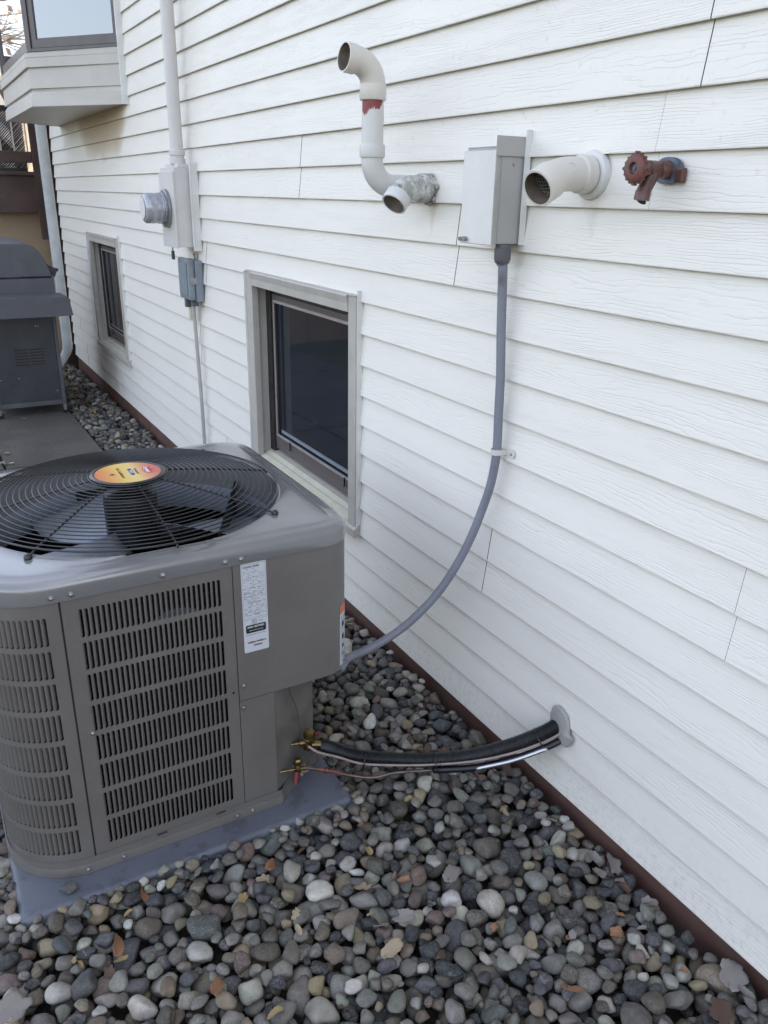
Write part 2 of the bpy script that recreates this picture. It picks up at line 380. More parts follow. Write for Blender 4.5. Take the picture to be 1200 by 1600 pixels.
# ================================================================= SETTING: ground
def zg(y):                                   # gravel level falls away along the house
    return -.046 - max(0,min(y,11)-2.4)*.0145
xs=[-60,-20,-8,-3.2,-2.4,-1.2,-.45,0,.3,8,60]; ys=[-40,-10,-2,0,1,2,3,4,5,6,7,8,9,10,11,14,20,40,90]
vs=[];fs=[]
for y in ys:
    for x in xs:
        zz=zg(y)-.075
        if x<-2.45: zz=zg(y)-.02
        vs.append((x,y,zz))
nx=len(xs)
fs=[(j*nx+i,j*nx+i+1,(j+1)*nx+i+1,(j+1)*nx+i) for j in range(len(ys)-1) for i in range(nx-1)]
mi=[0 if -2.41<=xs[i] and xs[i+1]<=.31 and ys[j+1]<=11 else 1 for j in range(len(ys)-1) for i in range(nx-1)]
g=mesh_obj('ground',vs,fs,M_SOIL,mats=[M_LAWN],mi=mi); tag(g,kind='structure')
# concrete slab in the distance, with joints
b=MB()
def slab_piece(x0,x1,y0,y1):
    bm=bmesh.new(); bmesh.ops.create_cube(bm,size=1)
    for v in bm.verts:
        x=x0 if v.co.x<0 else x1; y=y0 if v.co.y<0 else y1; top=v.co.z>0
        v.co=Vector((x,y,(zg(y)+.012) if top else zg(y)-.12))
    bmesh.ops.bevel(bm,geom=list(bm.edges),offset=.008,segments=2,affect='EDGES'); bm.verts.index_update()
    b.add([v.co[:] for v in bm.verts],[[v.index for v in f.verts] for f in bm.faces]); bm.free()
for (x0,x1) in ((-2.6,-1.182),(-1.170,-.46)):
    for (y0,y1) in ((4.3,6.1),(6.112,8.4),(8.412,10.3)): slab_piece(x0,x1,y0,y1)
tag(b.obj('path',M_CONC),kind='structure')

# ================================================================= HOUSE
LAP=.127
HY0,HY1,HTOP=-5.0,9.93,42*LAP
house=empty('house',(0,0,0)); tag(house,'white lap-sided house wall with basement windows and a bay window above red foundation','house')
WIN=[(2.93,4.155),(7.12,8.345)]               # openings in rows 3..10
BAY=(6.45,9.25)
JO={16:[1.369,6.076],17:[1.369,6.061],15:[1.475,3.493,8.224],14:[1.474,3.506,8.265],7:[1.045,5.1],6:[1.044,5.1],5:[1.995,6.3],4:[2.01,6.3],
    13:[2.273,8.827],12:[2.273,8.836],11:[4.876,9.493,.2],10:[4.901,9.493,.2],3:[4.706,9.384],2:[4.70,9.384,.1],19:[4.943],18:[4.98],9:[.25,6.9],8:[.25,6.9],
    1:[9.187,5.25,.35],0:[9.187,5.25,.35],20:[.9,7.0],21:[.9,7.0]}
def siding_rows(z_from,z_to):
    sb=MB()
    for k in range(z_from,z_to):
        z0=k*LAP; z1=z0+LAP
        cuts=[HY0,HY1]
        js=JO.get(k)
        if js is None: rr=random.Random(k//2); a=rr.uniform(-4,-1); js=[a+3.66*i for i in range(4)]
        segs=[]; e=[HY0]+sorted(j for j in js if HY0<j<HY1)+[HY1]
        for i in range(len(e)-1): segs.append((e[i]+(.0009 if i else 0),e[i+1]-(.0009 if i<len(e)-2 else 0),-.0012*((i+k//2)%2)))
        holes=[]
        if 3<=k<=10: holes+=WIN
        if k>=19: holes.append(BAY)
        for h0,h1 in holes:
            ns=[]
            for a,c,o in segs:
                if c<=h0 or a>=h1: ns.append((a,c,o)); continue
                if a<h0: ns.append((a,h0,o))
                if c>h1: ns.append((h1,c,o))
            segs=ns
        for a,c,o in segs:
            n=max(1,int((c-a)/.5)); Y=[a+(c-a)*i/n for i in range(n+1)]
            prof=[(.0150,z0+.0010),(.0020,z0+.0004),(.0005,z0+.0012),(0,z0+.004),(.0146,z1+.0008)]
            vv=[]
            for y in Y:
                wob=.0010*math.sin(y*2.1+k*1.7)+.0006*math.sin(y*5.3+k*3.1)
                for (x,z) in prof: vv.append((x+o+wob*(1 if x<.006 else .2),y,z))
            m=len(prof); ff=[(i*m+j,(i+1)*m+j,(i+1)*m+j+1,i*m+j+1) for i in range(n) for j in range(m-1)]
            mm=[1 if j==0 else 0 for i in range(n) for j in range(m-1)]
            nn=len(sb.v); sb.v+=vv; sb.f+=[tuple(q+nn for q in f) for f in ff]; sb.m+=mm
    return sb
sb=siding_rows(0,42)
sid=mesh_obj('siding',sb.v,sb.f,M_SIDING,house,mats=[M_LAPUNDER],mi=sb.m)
# dark sheathing seen through the joints
b=MB()
for z0,z1,cuts in ((0,3*LAP,[]),(3*LAP,11*LAP,WIN),(11*LAP,19*LAP,[]),(19*LAP,HTOP,[BAY])):
    y=HY0
    for a,c in list(cuts)+[(HY1,HY1)]:
        b.box((.0172,y,z0),(.03,a,z1)); y=c
b.obj('sheathing',M_GAP,house)
# mass of the house behind it, and its roof
b=MB(); b.box((.22,HY0,-.4),(8,HY1-.02,HTOP-.002)); b.obj('wall',M_INTERIOR,house)
b=MB(); b.prism([(-.45,HTOP-.05),(-.45,HTOP+.1),(4.1,HTOP+2.2),(8.6,HTOP+.1),(8.6,HTOP-.05)],HY0-.4,HY1+.35); b.obj('roof',M_SHINGLE,house)
b=MB(); b.box((.021,HY0,-.55),(.2,HY1+.01,-.001)); b.obj('foundation',M_FOUND,house)
# corner board
b=MB(); b.box((.022,HY1+.001,-.002),(.215,HY1+.03,HTOP-.08),bev=.003); b.obj('corner_trim',M_WHITE,house)

def basement_window(y0,y1):
    zb,zt=.381,1.397
    fr=MB()
    # casing: profiled, proud of siding (near = small y)
    P=-.022
    fr.box((P,y1-.075,zb+.045),(.014,y1+.003,zt+.02),bev=.003)       # far stile
    fr.box((P,y0-.003,zb+.045),(.014,y0+.062,zt+.02),bev=.003)       # near stile
    fr.prism([(P-.006,zt+.024),(P-.010,zt+.018),(P-.003,zt-.012),(P-.003,zt-.045),(.014,zt-.052),(.014,zt+.024)],y0+.0625,y1-.0755)
    fr.prism([(P-.006,zt+.026),(P-.006,zt+.022),(.014,zt+.022),(.014,zt+.026)],y0-.003,y1+.003)
    frame=fr.obj('window',M_TAUPE,house)
    # reveals
    j=MB(); j.box((.0142,y0+.001,zb),(.215,y0+.04,zt)); j.box((.0142,y1-.055,zb),(.10,y1-.001,zt)); j.box((.0142,y0+.04,zt-.045),(.215,y1-.055,zt-.0005)); j.obj('jamb',M_TAUPE,frame)
    d=MB(); d.box((.062,y1-.115,zb+.06),(.20,y1-.0555,zt-.046)); d.box((.075,y0+.041,zt-.085),(.2,y1-.116,zt-.046)); d.obj('track',M_DARKJAMB,frame)
    # sash
    s=MB(); X=.07; ya,yb=y0+.045,y1-.12; za,zc=zb+.095,zt-.087
    s.box((X,ya,za),(X+.03,yb,za+.075),bev=.003); s.box((X,ya,zc-.03),(X+.03,yb,zc),bev=.002); s.box((X,yb-.022,za+.075),(X+.03,yb,zc-.03)); s.box((X,ya,za+.075),(X+.03,ya+.03,zc-.03)); s.obj('sash',M_BROWNFRAME,frame)
    r=MB(); q=.006; X2=X-.006
    r.box((X2,ya+.03,za+.078),(X-.0005,yb-.024,za+.078+q*2)); r.box((X2,ya+.03,zc-.04),(X-.0005,yb-.024,zc-.026)); r.box((X2,yb-.034,za+.092),(X-.0005,yb-.025,zc-.041)); r.obj('screen_retainer',M_PINKALU,frame)
    g=MB(); g.box((X+.012,ya+.02,za+.07),(X+.018,yb-.01,zc-.02)); g.obj('glass',M_GLASS,frame)
    # inner parting bead seen through the glass edge
    t=MB(); t.box((X+.0085,ya+.031,za+.100),(X+.0115,yb-.06,za+.118)); t.obj('bead',M_BLUEGREY,frame)
    for f in (.2,.8):
        c=MB(); yy=ya+(yb-ya)*f; c.lathe([(0,0),(.006,0),(.006,.004),(.003,.008),(0,.008)],(X2-.001,yy,za+.045),(-1,0,0),12); c.box((X2-.006,yy-.003,za+.045),(X2,yy+.003,za+.085)); c.obj('clip',M_BLACK,frame)
    # sloped sill with cream strip and nose
    k=MB(); k.prism([(-.032,zb-.006),(-.032,zb+.030),(-.016,zb+.040),(.030,zb+.060),(.030,zb-.006)],y0-.014,y1+.014); k.obj('sill',M_TAUPE,frame)
    k=MB(); k.prism([(.0300,zb+.0605),(.052,zb+.072),(.055,zb+.0605),(.0305,zb+.02)],y0+.04,y1-.055); k.prism([(-.012,zb+.0425),(-.012,zb+.0445),(.020,zb+.0585),(.020,zb+.0565)],y0+.063,y1-.076); k.obj('sill_strip',M_CREAM,frame)
    k=MB(); k.prism([(.0552,zb+.02),(.0552,zb+.074),(.21,zb+.096),(.21,zb+.02)],y0+.041,y1-.056); k.obj('inner_sill',M_TAUPE,frame)
    # vertical J-channel standing proud on the near side
    c=MB(); c.box((-.016,y0-.0065,zb-.014),(.010,y0-.0045,zt+.045)); c.box((-.0160,y0-.010,zb-.014),(-.0145,y0-.0066,zt+.045)); c.obj('trim_channel',M_WHITE,frame)
    c=MB(); c.box((-.033,y1+.0045,zb),(.010,y1+.0065,zt+.02)); c.obj('trim_channel',M_WHITE,frame)
for a in WIN: basement_window(*a)

# ---- bay window (a part of the house with its own pieces)
c0,c1,c2,c3=Vector((0.012,BAY[0],0)),Vector((-.52,7.17,0)),Vector((-.51,8.9,0)),Vector((.012,BAY[1],0))
def band(b,z0,z1,off,thick=.02,m=0,prof=None):
    """facets of the bay between two heights, offset outward"""
    pts=[c0,c1,c2,c3]; n=[]
    for i in range(3):
        d=(pts[i+1]-pts[i]).normalized(); n.append(Vector((-d.y,d.x,0)))   # outward = -x side
    n=[v if v.x<0 else -v for v in n]
    def offp(o):
        q=[pts[0]+n[0]*o*1.0]
        for i in (1,2):
            bis=(n[i-1]+n[i]).normalized(); q.append(pts[i]+bis*o/max(.3,bis.dot(n[i])))
        q.append(pts[3]+n[2]*o)
        q[0].x=.012; q[3].x=.012
        return q
    prof=prof or [(off,z0),(off,z1)]
    rings=[offp(o) for o,z in prof]; vs=[]; 
    for (o,z),r in zip(prof,rings): vs+= [(p.x,p.y,z) for p in r]
    inner=offp(-.03); k=len(prof); 
    fs=[(j*4+i,j*4+i+1,(j+1)*4+i+1,(j+1)*4+i) for j in range(k-1) for i in range(3)]
    b.add(vs,fs,m)
b=MB()
band(b,0,0,0,prof=[(-.02,2.366),(.012,2.366),(.012,2.372),(.004,2.455),(-.014,2.478),(-.014,2.485),(.006,2.487),(.0,2.635),(-.01,2.637)])
bay=b.obj('bay_window',M_BAYPAINT,house)
b=MB(); band(b,0,0,0,prof=[(-.01,2.625),(.016,2.622),(.020,2.625),(.020,2.682),(.012,2.686),(.016,2.689),(.016,2.716),(-.012,2.726),(-.03,2.727)]); b.obj('ledge_trim',M_BAYPAINT,bay)
b=MB(); b.add([(p.x,p.y,2.369) for p in (c0,c1,c2,c3)],[(0,1,2,3)]); b.add([(p.x,p.y,2.40) for p in (c0,c1,c2,c3)],[(0,1,2,3)]); b.obj('underside',M_BAYPAINT,bay)
b=MB(); band(b,0,0,0,prof=[(-.005,4.3),(.03,4.3),(.03,4.6),(-.1,4.62),(-.3,4.9)]); b.obj('roof',M_BAYPAINT,bay)
def facet_window(p,q,name='sash'):
    d=(q-p); L=d.length; d.normalize(); n=Vector((-d.y,d.x,0)); n=n if n.x<0 else -n
    z0,z1=2.728,4.3
    def bx(b,s0,s1,za,zb,o0,o1):
        vs=[]
        for s in (s0,s1):
            for o in (o0,o1):
                for z in (za,zb):
                    v=p+d*s+n*o; vs.append((v.x,v.y,z))
        b.add(vs,[(0,1,3,2),(4,6,7,5),(0,4,5,1),(2,3,7,6),(0,2,6,4),(1,5,7,3)])
    b=MB(); W=.045
    bx(b,0.0,.04,z0,z1,-.03,-.002); bx(b,L-.04,L,z0,z1,-.03,-.002); bx(b,.04,L-.04,z0,z0+.02,-.03,-.004)
    bx(b,.04,L-.04,z1-.02,z1,-.03,-.004); b.obj('frame',M_BROWNFRAME,bay)
    b=MB(); a0,a1=.046,L-.046
    bx(b,a0,a1,z0+.024,z0+.075,-.03,-.012); bx(b,a0,a1,z1-.075,z1-.024,-.03,-.012); bx(b,a0,a0+W,z0+.075,z1-.075,-.03,-.012); bx(b,a1-W,a1,z0+.075,z1-.075,-.03,-.012)
    bx(b,a0+W,a1-W,z0+.0755,z0+.085,-.03,-.018)
    b.obj(name,M_BROWNFRAME,bay)
    b=MB(); bx(b,a0+W-.003,a1-W+.003,z0+.07,z1-.07,-.026,-.022); b.obj('glass',M_BAYGLASS,bay)
    b=MB(); bx(b,0,L,z0,z1,-.06,-.05); b.obj('blind',M_WHITE,bay)
for p,q in ((c0,c1),(c1,c2),(c2,c3)): facet_window(p,q)
b=MB(); b.box((-.034,BAY[0]-.026,2.362),(.0122,BAY[0]-.008,4.6)); b.obj('trim_channel',M_WHITE,bay)

# ================================================================= DOWNSPOUT
b=MB(); Yd=10.0
def rrect(cx,cy,hx,hy,z): 
    return [(cx-hx,cy-hy+.012,z),(cx-hx+.012,cy-hy,z),(cx+hx-.012,cy-hy,z),(cx+hx,cy-hy+.012,z),(cx+hx,cy+hy-.012,z),(cx+hx-.012,cy+hy,z),(cx-hx+.012,cy+hy,z),(cx-hx,cy+hy-.012,z)]
path=[(-.064,5.3),(-.064,2.3),(-.064,1.0),(-.066,.12),(-.073,.06),(-.10,.0),(-.15,-.07),(-.2,-.13)]
vs=[]
for x,z in path: vs+=rrect(x,Yd,.052,.04,z)
fs=[(i*8+k,i*8+(k+1)%8,(i+1)*8+(k+1)%8,(i+1)*8+k) for i in range(len(path)-1) for k in range(8)]
b.add(vs,fs); ds=b.obj('downspout',simple('chalky_white_downspout',(.52,.54,.54),.5,var=.12,nscale=7,dirt=((.3,.27,.22),.5)),auto=50)
tag(ds,'tall chalky white downspout at the far corner of the house behind the grill','downspout')

# ================================================================= DISCONNECT BOX
dx=empty('disconnect_box',(0,2.02,1.67)); tag(dx,'grey metal electrical disconnect box on siding with conduit leaving its bottom','electrical box')
b=MB(); b.box((-.098,1.945,1.675),(.001,2.093,1.928),bev=.0015); b.obj('enclosure',M_BOXG,dx)
b=MB(); b.box((-.1085,1.9445,1.6725),(-.1062,2.0965,1.9205),bev=.0008); b.obj('cover_face',M_BOXL,dx)
b=MB(); b.box((-.106,1.943,1.671),(-.0985,2.098,1.922),bev=.0015); b.box((-.1,2.0935,1.68),(-.02,2.096,1.922)); b.box((-.088,1.9423,1.676),(-.0865,1.9447,1.905)); b.obj('cover',M_BOXG,dx)  # cover rim kept grey: side shading put into its colour, front split off lighter
b=MB(); b.box((-.111,1.9385,1.906),(-.004,1.9412,1.957),bev=.0008); b.box((-.097,1.9449,1.9285),(-.002,2.094,1.9315),bev=.001); b.obj('hood',M_BOXG,dx)
b=MB(); b.box((-.0140,1.933,1.672),(.004,1.9380,1.975)); b.obj('trim_channel',M_WHITE,dx)
b=MB(); b.tube([(-.11,2.075,1.682),(-.118,2.075,1.684),(-.118,2.062,1.684)],.0035,8); b.tube([(-.112,2.062,1.684),(-.122,2.062,1.684)],.007,10); b.tube([(-.110,2.088,1.683),(-.118,2.088,1.683)],.006,10); b.obj('latch',M_STEEL,dx)
for (yy,zz) in ((1.96,1.90),):
    b=MB(); b.lathe([(0,0),(.004,0),(.003,.003),(0,.004)],(-.045,1.9444,1.885),(0,-1,0),10); b.obj('screw',M_STEEL,dx)
# conduit
cd=empty('flexible_conduit',(-.05,1.95,1.65)); tag(cd,'grey flexible conduit curving down the siding from the box to the air conditioner','conduit')
CP=[(-.052,1.958,1.665),(-.048,1.957,1.60),(-0.034,1.971,1.549),(-0.030,1.967,1.418),(-0.029,1.956,1.283),(-0.029,1.952,1.162),(-0.030,1.947,1.048),(-0.036,1.957,0.938),(-0.052,1.977,0.834),(-0.080,1.990,0.738),(-0.118,2.005,0.646),(-0.165,2.025,0.556),(-0.222,2.047,0.479),(-0.285,2.067,0.418),(-0.350,2.085,0.374),(-0.415,2.103,0.342),(-0.470,2.116,0.323),(-.53,2.06,.33)]
b=MB(); b.tube(bez(CP,10),.0142,20); b.obj('conduit',M_PVCG,cd,smooth=True)
b=MB(); b.lathe([(0,0),(.022,0),(.022,.012),(.0245,.013),(.0245,.040),(.021,.052),(.0155,.056),(.0155,.06),(0,.06)],(-.052,1.958,1.6745),(0,0,-1),24)
b.obj('connector',M_PVCDK,cd,auto=40)
b=MB(); b.tube([(-.041,1.95,1.058),(-.041,1.95,1.040)],.0001,4)
def strap(b,y,z):
    pts=[]
    for i in range(11):
        a=PI*i/10; pts.append((-.030-.0165*math.sin(a), y+.0165*math.cos(a)))
    pts=[(-.003,y+.018)]+[(p[0],p[1]) for p in pts]+[(-.003,y-.018),(-.003,y-.05)]
    vs=[];
    for (x,yy) in pts: vs+=[(x,yy,z-.009),(x,yy,z+.009)]
    n=len(pts); b.add(vs,[(2*i,2*i+1,2*i+3,2*i+2) for i in range(n-1)])
    vs=[(x-.0015,yy,zz) for (x,yy,zz) in vs]; b.add(vs,[(2*i,2*i+1,2*i+3,2*i+2) for i in range(n-1)])
b=MB(); strap(b,1.948,1.047); b.lathe([(0,0),(.013,0),(.013,.0035),(0,.0035)],(-.003,1.902,1.047),(-1,0,0),20); b.obj('clamp',M_CLAMP,cd)
b=MB(); b.lathe([(0,0),(.005,0),(.004,.003),(0,.004)],(-.0065,1.902,1.047),(-1,0,0),12); b.obj('screw',M_STEEL,cd)

# ================================================================= METER
mt=empty('electric_meter',(0,5.11,1.48)); tag(mt,'beige electric meter box with round glass meter and tall mast pipe','meter')
b=MB(); b.box((-.128,4.975,1.485),(.001,5.255,1.925),bev=.002); b.box((-.1,4.99,1.9255),(-.03,5.24,1.945),bev=.003); b.obj('enclosure',M_METERBOX,mt)
b=MB(); b.box((-.140,4.968,1.480),(-.1285,5.262,1.905),bev=.004); b.obj('cover',M_METERBOX,mt)
b=MB(); b.box((-.045,4.947,1.465),(.004,4.957,1.955)); b.box((-.045,4.935,1.465),(-.042,4.9468,1.99)); b.obj('trim_channel',M_WHITE,mt)
b=MB(); b.tube([(-.07,5.08,1.946),(-.07,5.08,4.9)],.037,28); b.obj('mast',M_METERBOX,mt,auto=40)
b=MB(); b.lathe([(.0375,0),(.046,0),(.046,.03),(.0405,.032),(.0405,.045),(.046,.047),(.046,.07),(.0375,.075)],(-.07,5.08,1.9455),(0,0,1),28); b.obj('mast_hub',M_METERBOX,mt,auto=40)
b=MB(); b.lathe([(.06,0),(.108,0),(.110,.006),(.108,.018),(.098,.022),(.09,.02)],(-.1402,5.125,1.70),(-1,0,0),40); b.obj('meter_ring',M_STEEL,mt,auto=40)
b=MB(); b.lathe([(.0,.012),(.088,.012),(.09,.03),(.086,.034),(.090,.038),(.086,.048),(.088,.055),(.084,.065),(.086,.09),(.085,.125),(.078,.138),(.070,.142),(0,.145)],(-.1402,5.125,1.70),(-1,0,0),40); me_=b.obj('meter_glass',M_CHROME,mt,auto=40)
b=MB(); b.lathe([(0,.146),(.06,.1455),(.06,.1475),(0,.148)],(-.1402,5.125,1.70),(-1,0,0),32); b.box((-.2895,5.085,1.725),(-.2885,5.165,1.745)); b.obj('dial_face',M_BOXL,mt)
b=MB(); b.tube([(-.12,5.15,1.482),(-.12,5.15,1.462),(-.12,5.14,1.458)],.002,6); b.tube([(-.12,5.13,1.482),(-.12,5.13,1.462),(-.12,5.14,1.458)],.002,6); b.box((-.128,5.125,1.405),(-.112,5.155,1.458),bev=.006); b.obj('seal_tag',M_GREEN,mt)
# small grey switch box below with its thin conduit
sw=empty('telephone_box',(0,5.06,1.15)); tag(sw,'small blue-grey utility box under the meter with thin pipe going down','utility box')
b=MB(); b.box((-.045,4.95,1.165),(.001,5.17,1.41),bev=.008); b.obj('base',M_BLUEGREY,sw)
b=MB(); b.box((-.088,4.962,1.175),(-.0455,5.172,1.418),bev=.014); b.box((-.094,4.985,1.2),(-.0885,5.145,1.395),bev=.003); b.obj('cover',M_BLUEGREY,sw)
b=MB(); b.box((-.075,4.952,1.27),(-.03,4.9615,1.31),bev=.003); b.tube([(-.055,4.95,1.28),(-.055,4.944,1.28)],.007,10); b.obj('latch',M_STEEL,sw)
b=MB(); b.box((-.02,5.02,1.4105),(-.012,5.05,1.45),bev=.003); b.tube([(-.02,5.035,1.44),(-.026,5.035,1.44)],.006,8); b.obj('bracket',M_STEEL,sw)
for bb_ in (((-.07,5.10,1.12),(-.035,5.14,1.1745)),((-.06,5.0,1.135),(-.02,5.04,1.1645))):
    b=MB(); b.box(bb_[0],bb_[1],bev=.004); b.obj('cable_gland',M_PVCDK,sw)
b=MB(); b.tube(bez([(-.035,5.07,1.165),(-.035,5.065,1.05),(-.034,5.055,.85),(-.032,5.04,.5),(-.032,5.04,.0),(-.035,5.04,-.14)],8),.0115,12); b.obj('conduit',M_BOXG,sw,smooth=True)
b=MB(); b.box((-.055,5.075,1.045),(-.04,5.115,1.118),bev=.003); b.obj('paper_tag',M_CREAM,sw)

# ================================================================= PVC VENTS
def pipe_part(name,parent,mat,pts,rad,wall=.006,open_end=True,seg=32,matin=None):
    """hollow pipe through pts, inside shown at the open end"""
    b=MB(); b.tube(pts,rad,seg,0,caps=False)
    rs=rad if isinstance(rad,(list,tuple)) else [rad]*len(pts)
    n=len(b.v); 
    inn=[r-wall for r in rs]; b.tube(pts,inn,seg,1,caps=False)
    e=(len(pts)-1)*seg; b.f+=[(e+k,e+(k+1)%seg,n+e+(k+1)%seg,n+e+k) for k in range(seg)]; b.m+=[0]*seg
    b.f+=[(k,(k+1)%seg,n+(k+1)%seg,n+k) for k in range(seg)]; b.m+=[0]*seg
    return b.obj(name,mat,parent,mats=[matin or M_PIPEIN],auto=35)
def arc(p,d0,d1,r,n=12):
    """arc starting at p heading d0 and ending heading d1"""
    d0=Vector(d0).normalized(); d1=Vector(d1).normalized(); p=Vector(p); ax=d0.cross(d1).normalized(); th=d0.angle(d1); c=p+ax.cross(d0)*r
    out=[]
    for i in range(n+1): out.append(c+Matrix.Rotation(th*i/n,3,ax)@(p-c))
    return out
# tall intake with riser
v1=empty('vent_pipe',(0,2.565,1.83)); tag(v1,'tall white plastic vent pipe rising from the wall with red primer under its elbow','vent pipe')
a1=arc((-.075,2.565,1.828),(-1,0,0),(0,0,1),.078,14)
pipe_part('lower_elbow',v1,M_PVC,[Vector((.02,2.565,1.828))]+a1+[a1[-1]+Vector((0,0,.012))],.0368)
x_r=a1[-1].x
pipe_part('riser',v1,M_PVC,[Vector((x_r,2.565,1.90)),Vector((x_r,2.565,2.12))],.0362)
b=MB(); b.lathe([(.037,0),(.0418,0),(.0425,.002),(.0425,.036),(.0415,.039),(.037,.039)],(x_r,2.565,1.915),(0,0,1),36); b.obj('sleeve',M_PVC,v1,auto=40)
b=MB(); b.lathe([(.037,0),(.042,0),(.0435,.002),(.0435,.042),(.0425,.045),(.041,.047)],(x_r,2.565,2.085),(0,0,1),36); b.obj('sleeve',M_PVCB,v1,auto=40)
a2=arc((x_r,2.565,2.125),(0,0,1),(-1,-.03,.06),.072,14)
dd=(a2[-1]-a2[-2]).normalized()
pipe_part('upper_elbow',v1,M_PVCB,a2+[a2[-1]+dd*.004,a2[-1]+dd*.005,a2[-1]+dd*.040],[.0405]*len(a2)+[.0405,.0435,.0435],wall=.004)
# ragged red primer ring
b=MB(); n=64; rr=random.Random(3)
c_=Vector((x_r,2.565,0)); vs=[]
A0,A1=math.radians(172),math.radians(302)   # faces the camera's left
low=[]; 
for i in range(n+1):
    a=A0+(A1-A0)*i/n; t=i/n
    dz=.034+.010*math.sin(t*9)+rr.uniform(-.006,.006)
    if t>.62: dz*=max(.15,1-(t-.62)*2.2)
    low.append(2.086-dz)
    vs+=[(c_.x+.0365*math.cos(a),c_.y+.0365*math.sin(a),2.088),(c_.x+.0365*math.cos(a),c_.y+.0365*math.sin(a),low[-1])]
b.add(vs,[(2*i,2*i+1,2*i+3,2*i+2) for i in range(n)]); b.obj('primer_stain',M_REDPRIMER,v1)
# mossy exhaust
v2=empty('drain_vent',(0,2.44,1.822)); tag(v2,'short mossy white vent elbow pointing down beside the tall vent pipe','vent pipe')
d1=Vector((-.66,-.22,-.72)).normalized()
a1=arc((-.068,2.44,1.823),(-1,0,0),d1,.075,10)
pipe_part('elbow',v2,M_MOSS,[Vector((.02,2.44,1.823)),Vector((-.045,2.44,1.823)),Vector((-.046,2.44,1.823))]+a1,[.038,.038,.0415]+[.0385]*len(a1))
e=a1[-1]
pipe_part('spout',v2,M_PVC,[e-d1*.0,e+d1*.001,e+d1*.036,e+d1*.037],[.0425,.0432,.0432,.0425],wall=.005)
b=MB(); b.lathe([(.038,0),(.0445,0),(.0455,.003),(.0455,.03),(.044,.033),(.038,.034)],(-.012,2.44,1.823),(-1,0,0),32); b.obj('collar',M_MOSS,v2,auto=40)
b=MB()
rr=random.Random(5); 
for i in range(14):
    a=rr.uniform(0,2*PI); b.lathe([(0,-.008),(.008,-.005),(.010,0),(.007,.005),(0,.007)],(-.002,2.44+.043*math.cos(a),1.823+.043*math.sin(a)-.004),(rr.uniform(-1,1),rr.uniform(-1,1),rr.uniform(-1,1)),10)
b.obj('sealant',M_PUTTY,v2,smooth=True)
# second intake with big flange
v3=empty('flanged_vent',(0,1.68,1.857)); tag(v3,'clean white vent elbow with round flange between the box and the faucet','vent pipe')
b=MB(); b.lathe([(.0,-.015),(.060,-.015),(.0600,-.006),(.057,.001),(.050,.004),(.047,.005),(.03,.005)],(-.006,1.68,1.857),(-1,0,0),48); b.obj('flange',M_PVC,v3,auto=40)
d3=Vector((-.90,-.16,-.41)).normalized()
a3=arc((-.068,1.68,1.858),(-1,0,0),d3,.16,10)
pipe_part('elbow',v3,M_PVCB,[Vector((-.015,1.68,1.858)),Vector((-.045,1.68,1.858)),Vector((-.050,1.68,1.858))]+[p for p in a3],[.0455,.0455,.0412]+[.0408]*len(a3),wall=.004)
e=a3[-1]
pipe_part('hub',v3,M_PVCB,[e,e+d3*.002,e+d3*.050,e+d3*.052],[.0420,.0455,.0455,.0445],wall=.005)
b=MB()   # little bird screen inside
ax=d3; s1=ax.orthogonal().normalized(); s2=ax.cross(s1); cc=e+ax*.012
s1=Vector((.16,-.90,0)).normalized(); s2=ax.cross(s1)
for i in range(-4,5):
    h=math.sqrt(max(0,.036**2-(i*.0085)**2))
    if h>.005:
        b.tube([cc+s1*(i*.0085)-s2*h,cc+s1*(i*.0085)+s2*h],.0011,6); b.tube([cc+s2*(i*.0085)-s1*h,cc+s2*(i*.0085)+s1*h],.0011,6)
b.obj('screen',M_STEEL,v3)
b=MB()   # moulded mark ring on the elbow
mc=a3[4]+Vector((-.1,-.82,.35)).normalized()*.0405; nn=Vector((-.1,-.82,.35)).normalized(); t1=nn.orthogonal().normalized(); t2=nn.cross(t1)
b.tube([mc+(t1*math.cos(t)+t2*math.sin(t))*.012+nn*(-.001) for t in [PI*.25+i*PI*1.5/16 for i in range(17)]],.0012,6); b.obj('moulded_mark',M_PVCB,v3,smooth=True)

# ================================================================= HOSE FAUCET
fx=empty('hose_faucet',(0,1.425,1.864)); tag(fx,'red-brown outdoor hose faucet with round ridged handwheel on the siding','faucet')
Y=1.425; Z=1.866
b=MB(); 
pl=[]
for i in range(24):
    a=2*PI*i/24; r=.034*(1+.10*math.cos(2*a)); pl.append((Y+r*math.cos(a)*1.05,Z-.002+r*math.sin(a)*.95))
b.prism(pl,-.010,.004,axis='x'); b.obj('flange',M_WORN,fx)
b=MB(); b.box((-.012,Y-.05,Z-.028),(.004,Y-.028,Z+.004),bev=.004); b.obj('backing_block',M_FAUCET,fx)
b=MB(); b.tube([(-.006,Y,Z),(-.03,Y,Z),(-.034,Y,Z),(-.05,Y,Z),(-.07,Y,Z),(-.073,Y,Z),(-.085,Y,Z)],[.021,.019,.016,.0185,.0185,.014,.012],20)
b.tube(bez([(-.050,Y,Z),(-.062,Y-.002,Z-.022),(-.075,Y-.003,Z-.042),(-.078,Y-.003,Z-.052)],6),[.0165]*19,20)
b.tube([(-.0755,Y-.003,Z-.046),(-.0785,Y-.003,Z-.050),(-.081,Y-.003,Z-.066),(-.081,Y-.003,Z-.067)],[.0155,.0178,.0178,.012],20)
b.obj('body',M_FAUCET,fx,auto=40)
b=MB(); b.tube([(-.0812,Y-.003,Z-.0671),(-.0816,Y-.003,Z-.0676)],.0125,16); b.obj('outlet',M_GAP,fx)
b=MB(); b.lathe([(.0102,0),(.018,0),(.0185,.014),(.016,.018),(.0102,.018)],(-.072,Y,Z),(-1,0,0),6); b.obj('packing_nut',M_FAUCET,fx)
